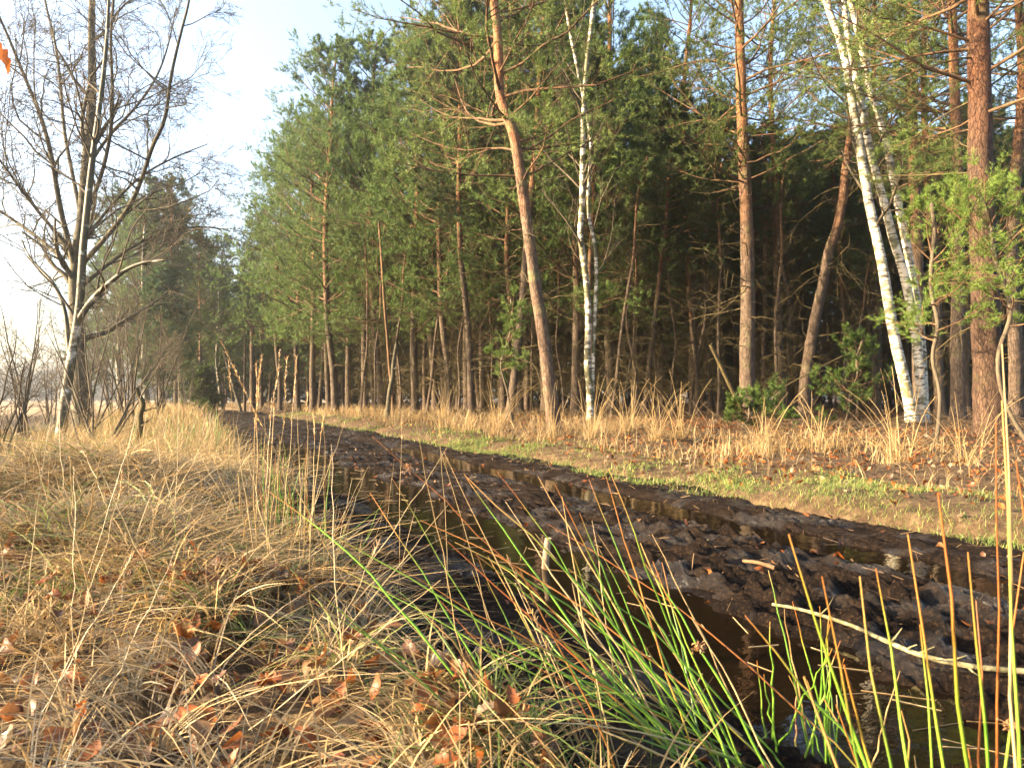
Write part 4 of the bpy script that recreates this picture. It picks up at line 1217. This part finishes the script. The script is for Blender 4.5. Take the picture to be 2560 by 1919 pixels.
# right clump, close to the lens
stems = []
tips_r = [(1972, 1335, 'g'), (2055, 1440, 'g'), (2150, 1440, 'g'), (2270, 1335, 'g'), (2345, 1230, 'g'), (2190, 1420, 'g'), (2110, 1660, 'g'), (2505, 1000, 'g'), (2440, 1500, 'r'), (2560, 1380, 'g'), (2540, 1150, 'r'), (2300, 1560, 'g'), (2420, 1380, 'g'), (2505, 860, 's'), (2490, 1050, 'r'), (2010, 1690, 'g'), (2090, 1760, 'r')]
for px, py, kd in tips_r:
    dd = rng.uniform(.72, 1.0)
    bx = at(rng.uniform(2330, 2560), 1900, dd)
    x, y = bx[0] + rng.uniform(0, .06), dd + rng.normal(0, .03)
    stems.append((np.array([x, y, float(ground_z(x, y)) - .02 if path_t(x, y) < -1.5 else float(mud_z(x, y)) - .02]), at(px, py, dd + rng.uniform(-.05, .05)), kd))
for k in range(9):
    dd = rng.uniform(.75, 1.1); x = .56 * dd + rng.uniform(-.02, .18)
    f = np.array([x, dd, float(ground_z(x, dd)) - .02 if path_t(x, dd) < -1.5 else float(mud_z(x, dd)) - .02])
    L = rng.uniform(.35, .72); ang = rng.uniform(.1, .65); azm = math.pi + rng.normal(0, .6)
    stems.append((f, f + L * np.array([math.sin(ang) * math.cos(azm), math.sin(ang) * math.sin(azm), math.cos(ang)]), kind(.85, .1)))
rush_clump('tall bright green rush clump close at the lower right corner', 702, stems, (.0023, .0034), heads=((9, .85, .010),))
# rush clump at the left edge of the puddle
stems = []
for k in range(70):
    f = foot(-.95, 3.3, .11); L = rng.uniform(.3, .62); ang = abs(rng.normal(0, .42)); azm = rng.uniform(0, 6.28)
    stems.append((f, f + L * np.array([math.sin(ang) * math.cos(azm), math.sin(ang) * math.sin(azm), math.cos(ang)]), kind(.62, .15)))
rush_clump('small green rush clump beside the puddle behind tall stalks', 703, stems, (.0018, .0028))
stems = []
for k in range(60):
    f = foot(-4.1, 9.0, .25); L = rng.uniform(.4, .75); ang = abs(rng.normal(0, .45)); azm = rng.uniform(0, 6.28)
    stems.append((f, f + L * np.array([math.sin(ang) * math.cos(azm), math.sin(ang) * math.sin(azm), math.cos(ang)]), kind(.55, .1)))
rush_clump('far rush clump on the left edge of the track', 704, stems, (.004, .006))

# tall dry grass stalks with seed heads
def stalk_clump(label, seed, items, r, name='tall_grass_clump', kfeather=26):
    rg = np.random.default_rng(seed)
    c = np.mean([i[0] for i in items], 0); c = np.array([c[0], c[1], float(ground_z(c[0], c[1]))])
    rt = root(name, label, 'tall grass', tuple(c))
    for b_, t_, head in items:
        m = STALK[rg.integers(0, 3)]
        mb, P = stem_mesh(np.asarray(b_) - c, np.asarray(t_) - c, r * rg.uniform(.7, 1.2), m * .8, m, m, .1, rg.uniform(-.03, .06), k=12, rng=rg)
        s = link('stem', mb, MAT['rush'], rt)
        if head:
            hb = MB(); L = np.linalg.norm(P[-1] - P[0])
            n = int(55 * head / .25)
            u = rg.uniform(1 - head, 1, n); q = u * 11; i0 = np.minimum(q.astype(int), 10); w = (q - i0)[:, None]
            p = P[i0] * (1 - w) + P[i0 + 1] * w
            tdir = norm(P[-1] - P[-4])[None]
            dv = norm(tdir + rg.normal(0, .33, (n, 3))); a = np.stack([p, p + dv * rg.uniform(.008, .02, (n, 1))], 1)
            tubes(hb, a, np.array([[r * .55, r * .2]] * n), 3, C=pick(rg, np.array([[.42, .26, .10], [.5, .34, .16], [.36, .2, .08]]), n))
            link('seed_head', hb, MAT['rush'], s)
    return rt
items = []
def gz(p): return float(ground_z(p[0], p[1]))
for bx, by, tx, ty, hd in ((640, 1500, 640, 905, .33), (655, 1520, 655, 890, .33), (662, 1510, 698, 880, .3), (672, 1500, 718, 895, .3), (690, 1480, 742, 892, .3), (648, 1540, 590, 1060, 0), (745, 1520, 740, 1010, 0), (752, 1525, 770, 985, .1), (760, 1515, 782, 1030, .15),
                           (675, 1550, 660, 1040, 0), (668, 1530, 680, 1000, .12), (700, 1540, 620, 1150, 0), (660, 1560, 700, 1100, 0), (770, 1560, 810, 1040, .1)):
    p = on_plane(bx, by, .09); p[2] = gz(p) - .02
    items.append((p, at(tx, ty, p[1] + rng.uniform(-.1, .1)), hd))
stalk_clump('tall straw grass stalks with seed spikes standing left of the puddle', 711, items, .0024)
p = on_plane(1010, 1560, .05); p[2] = gz(p) - .02
stalk_clump('long thick grass stalk slanting left across the track', 712, [(p, at(556, 858, 2.0), .4)], .0034)
p = on_plane(1640, 1915, .05); p[2] = gz(p) - .02
items = [(p, at(1430, 1455, 1.6), 0), (p + [.02, .02, 0], at(1270, 1395, 1.62), .3)]
stalk_clump('arching pale grass stalk with drooping seed head in front of the puddle', 713, items, .0022)
items = []
for bx, by, tx, ty, hd in ((1180, 1850, 1040, 1060, .0), (1120, 1480, 1095, 1010, .12), (1300, 1600, 1090, 1085, 0), (1010, 1500, 1005, 1040, .1), (950, 1330, 985, 1150, 0)):
    p = on_plane(bx, by, .04); p[2] = gz(p) - .02
    items.append((p, at(tx, ty, p[1] + rng.uniform(-.1, .15)), hd))
stalk_clump('scattered thin straw stalks standing before the puddle', 714, items, .0017)
# loose stalks over the left verge
items = []
for k in range(46):
    px = rng.uniform(20, 900); py = rng.uniform(1330, 1900); p = on_plane(px, py, .09)
    if path_t(p[0], p[1]) > -1.6: continue
    p[2] = gz(p) - .02; L = rng.uniform(.35, .8); a = rng.uniform(.05, 1.0); azm = rng.uniform(0, 6.28)
    items.append((p, p + L * np.array([math.sin(a) * math.cos(azm), math.sin(a) * math.sin(azm), math.cos(a)]), .12 if rng.uniform() < .2 else 0))
stalk_clump('loose straw stalks crossing over the matted left verge', 715, items, .0015)

# tall tufts on the right bank
def tuft(px, dd, seed, n, H, label, spread=.5):
    rg = np.random.default_rng(seed); loc = spot(px, dd)
    mb = MB()
    a = rg.uniform(0, 6.28, n); le = rg.uniform(.02, spread, n); L = rg.uniform(.5, 1, n) * H
    b0 = np.concatenate([rg.normal(0, .05, (n, 2)), np.full((n, 1), -.02)], 1)
    u = np.linspace(0, 1, 7)[None, :, None]
    dirv = np.stack([np.cos(a) * le, np.sin(a) * le, np.ones(n)], -1)
    P = b0[:, None] + dirv[:, None] * L[:, None, None] * u + (np.stack([np.cos(a), np.sin(a), -np.ones(n) * .5], -1) * (L * le * .5)[:, None])[:, None] * u ** 3
    tubes(mb, P, np.full((n, 7), .0035) * np.linspace(1, .5, 7), 4, C=pick(rg, STALK, n))
    m = 90; aa = rg.uniform(0, 6.28, m)
    blades(mb, rg, np.concatenate([rg.normal(0, .07, (m, 2)), np.full((m, 1), -.02)], 1), rg.uniform(.2, .6, m) * H * .8, aa, rg.uniform(.2, 1.2, m), rg.uniform(.1, .7, m), np.full(m, .006), 5, pick(rg, STRAW, m), pick(rg, STRAW, m))
    o = link('grass_tuft', mb, MAT['grass'], None, loc)
    return tag(o, label, 'grass tuft', 'tall tufts on the right bank')
for i, (px, dd, n, H, lab) in enumerate((
        (2240, 7.6, 12, 1.25, 'tall fan of straw stalks below the white birch stems'), (1910, 9.5, 12, 1.0, 'straw stalk tuft in front of the straight pine'), (1570, 12.0, 18, 1.2, 'tall straw tuft right of the twin birch'),
        (1480, 11.5, 16, 1.2, 'tall straw tuft at the foot of the leaning pine'), (1240, 14.0, 18, 1.3, 'tall straw tuft left of the leaning pine'), (1700, 11.0, 16, 1.2, 'rounded straw tuft between twin birch and straight pine'),
        (1110, 17.0, 16, 1.2, 'pale straw tuft by the dark mud edge'), (2050, 8.6, 12, .8, 'low straw tuft above the leaf strewn bank'), (2420, 7.4, 12, .9, 'straw tuft in front of the thick red pine'),
        (1640, 10.8, 14, 1.1, 'fan shaped straw tuft left of the rounded tuft'), (1000, 20.0, 16, 1.2, 'far straw tuft below the leaning dead pole'), (1380, 12.0, 14, 1.1, 'thin straw tuft touching the leaning pine trunk'))):
    tuft(px, dd, 720 + i, n, H, lab)

# ------------------------------------------------------------------ sticks
def stick(name, label, pts, r0, r1, mat, side=0, seed=0, cat='stick', nseg=24):
    rg = np.random.default_rng(seed); pts = np.asarray(pts, float); c = pts[0].copy()
    mb, P, rad = trunk_mesh(rg, pts - c, r0, r1, n=nseg, sides=9, flare=0, rough=.12)
    r = root(name, label, cat, tuple(c)); link('shaft', mb, MAT[mat], r)
    if side:
        B, Br, _ = grow(rg, P[None, ::3], rad[None, ::3], side, .15, .9, .5, 1.0, .04, .12, 3, .2, .05, .6, .003)
        for j in range(side):
            m = MB(); tubes(m, B[j:j + 1], Br[j:j + 1], 5, cap=True); link('side_twig', m, MAT[mat], r)
    return r
pts = []
for px, py in ((1930, 1497), (2000, 1508), (2090, 1535), (2140, 1552), (2200, 1580), (2300, 1622), (2430, 1650), (2600, 1662)):
    p = on_plane(px, py, .05); p[2] = max(float(mud_z(p[0], p[1])) + .012, .035); pts.append(p)
stick('fallen_branch', 'lichen covered branch lying across the mud at the lower right', pts, .006, .0095, 'lichen', 7, 801, 'branch', 60)
p0 = on_plane(1858, 1412, .03); p1 = on_plane(1938, 1430, .03)
stick('fallen_stick', 'short pale stick lying on the churned mud', [p0 + [0, 0, .02], (p0 + p1) / 2 + [0, 0, .03], p1 + [0, 0, .02]], .008, .010, 'limb', 0, 802)
p0 = on_plane(1362, 1437, -.06); top = at(1370, 1345, p0[1])
stick('wooden_stake', 'short weathered stake standing in the puddle', [p0 + [0, 0, -.1], p0 + [.002, 0, .05], (p0 + top) / 2 + [0, 0, .03], top, top + [0, 0, .002]], .021, .016, 'stake', 0, 803, 'stake')
p0 = np.array(spot(1868, 17.2)); top = at(1776, 860, 16.8)
stick('leaning_stick', 'dead lopped pole leaning out from the foot of straight pine', [p0 + [0, 0, -.05], p0 * .55 + top * .45 + [0, 0, .0], top], .065, .045, 'twig', 0, 804)
for i, (a_, b_, z0, z1, dd, lab) in enumerate((((2110, 1105), (2330, 1030), 0, 0, 11.5, 'pale dead branch lying below the birch stems'), ((2350, 1118), (2570, 1122), 0, 0, 9.0, 'thin pale stick on the leaf litter by the right edge'),
                                               ((1690, 1070), (1850, 1120), 0, 0, 12.0, 'curved dead twig in the grass left of the straight pine'), ((1905, 1000), (2130, 878), 0, 0, 15.5, 'slanting dead bough propped between straight and crooked pines'))):
    A_, B_ = at(*a_, dd), at(*b_, dd + .4)
    A_[2] = max(A_[2], float(ground_z(A_[0], A_[1])) + .02)
    stick('fallen_stick', lab, [A_, (A_ + B_) / 2 + [0, .1, .03], B_], .018, .01, 'twig', 3, 810 + i)

# young oak outside the left frame edge: one russet leaf hangs into the picture and its twigs shade the verge
leafp = at(4, 140, 2.0)
ob = np.array(gbase(-2.6, 1.75))
tk = np.array([ob, ob + [.02, .02, .6], ob + [.06, .0, 1.2], ob + [.12, .05, 1.8], ob + [.1, .1, 2.6]]) - ob
tk[0, 2] = -.05
rr_ = root('oak_sapling', 'young oak at the left edge with a russet leaf reaching into view', 'young oak', tuple(ob))
rg = np.random.default_rng(901)
tm, P, rad = trunk_mesh(rg, tk, .025, .008, sides=8); link('trunk', tm, MAT['oak'], rr_)
tw = np.array([P[int(len(P) * .62)], (P[int(len(P) * .62)] + leafp - ob) / 2 + [0, 0, .08], leafp - ob + [-.03, 0, .03]])
m = MB(); tubes(m, smooth_line(tw, 12)[None], np.linspace(.006, .002, 12)[None], 5); link('branch', m, MAT['oak'], rr_)
def hang(p, s, rot):
    o = link('leaf', leaf_meshes[0], None, rr_, tuple(p)); o.rotation_euler = rot; o.scale = (s, s, s)
hang(leafp - ob, .10, (1.3, .5, 1.2))
B, Br, _ = grow(rg, P[None, ::2], rad[None, ::2], 12, .35, 1, .6, 1.1, .5, 1.0, 6, .18, .05, .5, .004, absl=True)
keepb = (B[:, -1, 0] + ob[0]) < -.80 * np.maximum(B[:, -1, 1] + ob[1], .1)
m = MB(); tubes(m, B[keepb], Br[keepb], 4); link('branches', m, MAT['oak'], rr_)

# ------------------------------------------------------------------ far misty woodland beyond the field
mb = MB(); rg = np.random.default_rng(950)
for k in range(150):
    xx = rg.uniform(-290, -60); yy = rg.uniform(215, 270); H = rg.uniform(6, 12); w_ = rg.uniform(3, 6)
    n = 130
    q = rg.normal(size=(n, 3)); q = norm(q) * rg.uniform(.5, 1, (n, 1)) ** .5
    p = np.array([xx, yy, H * .55]) + q * np.array([w_, w_, H * .5]); d1 = rg.normal(size=(n, 3)) * .9; d2 = rg.normal(size=(n, 3)) * .9
    mb.add(np.stack([p, p + d1, p + d2], 1), np.arange(n * 3).reshape(-1, 3), pick(rg, np.array([[.05, .06, .035], [.07, .06, .04]]), n * 3))
tag(link('distant_woodland', mb, MAT['grass']), 'misty line of trees beyond the field on the far left', 'woodland', None, 'stuff')

mb = MB()
for k in range(420):
    dd = rg.uniform(64, 84); px = rg.uniform(420, 2950); xx = (px - CXP) / FPX * dd
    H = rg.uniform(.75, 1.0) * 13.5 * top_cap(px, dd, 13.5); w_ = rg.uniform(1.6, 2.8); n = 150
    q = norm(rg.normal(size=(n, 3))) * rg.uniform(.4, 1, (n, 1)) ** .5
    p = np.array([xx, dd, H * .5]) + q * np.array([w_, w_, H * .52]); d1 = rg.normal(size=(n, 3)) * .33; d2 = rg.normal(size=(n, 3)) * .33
    mb.add(np.stack([p, p + d1, p + d2], 1), np.arange(n * 3).reshape(-1, 3), pick(rg, np.array([[.016, .03, .018], [.022, .026, .014], [.022, .018, .011]]), n * 3))  # foliage colours near black, carrying the shade deep in the wood
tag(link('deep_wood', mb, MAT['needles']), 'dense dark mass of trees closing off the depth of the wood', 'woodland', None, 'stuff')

# ------------------------------------------------------------------ morning haze
hz = MB()
x0, x1, y0, y1, z0, z1 = -345, 345, -200, 350, -2.2, 19.5
V = [(x, y, z) for x in (x0, x1) for y in (y0, y1) for z in (z0, z1)]
hz.add(V, [(0, 1, 3, 2), (4, 6, 7, 5), (0, 4, 5, 1), (2, 3, 7, 6), (0, 2, 6, 4), (1, 5, 7, 3)])
hm = bpy.data.materials.new('haze_air'); hm.use_nodes = True
nt = hm.node_tree; nt.nodes.remove(nt.nodes['Principled BSDF'])
pv = nt.nodes.new('ShaderNodeVolumePrincipled')
pv.inputs['Color'].default_value = (.93, .96, 1.0, 1)
pv.inputs['Density'].default_value = .0013
pv.inputs['Anisotropy'].default_value = 0.8
nt.links.new(pv.outputs[0], nt.nodes['Material Output'].inputs['Volume'])
ho = link('haze', hz.mesh('haze', smooth=False), hm)
tag(ho, 'thin pale morning haze in the air', 'haze', None, 'stuff')
print('done', time.time() - T0, len(bpy.data.objects), sum(len(m.loops) - 2 * len(m.polygons) for m in bpy.data.meshes))
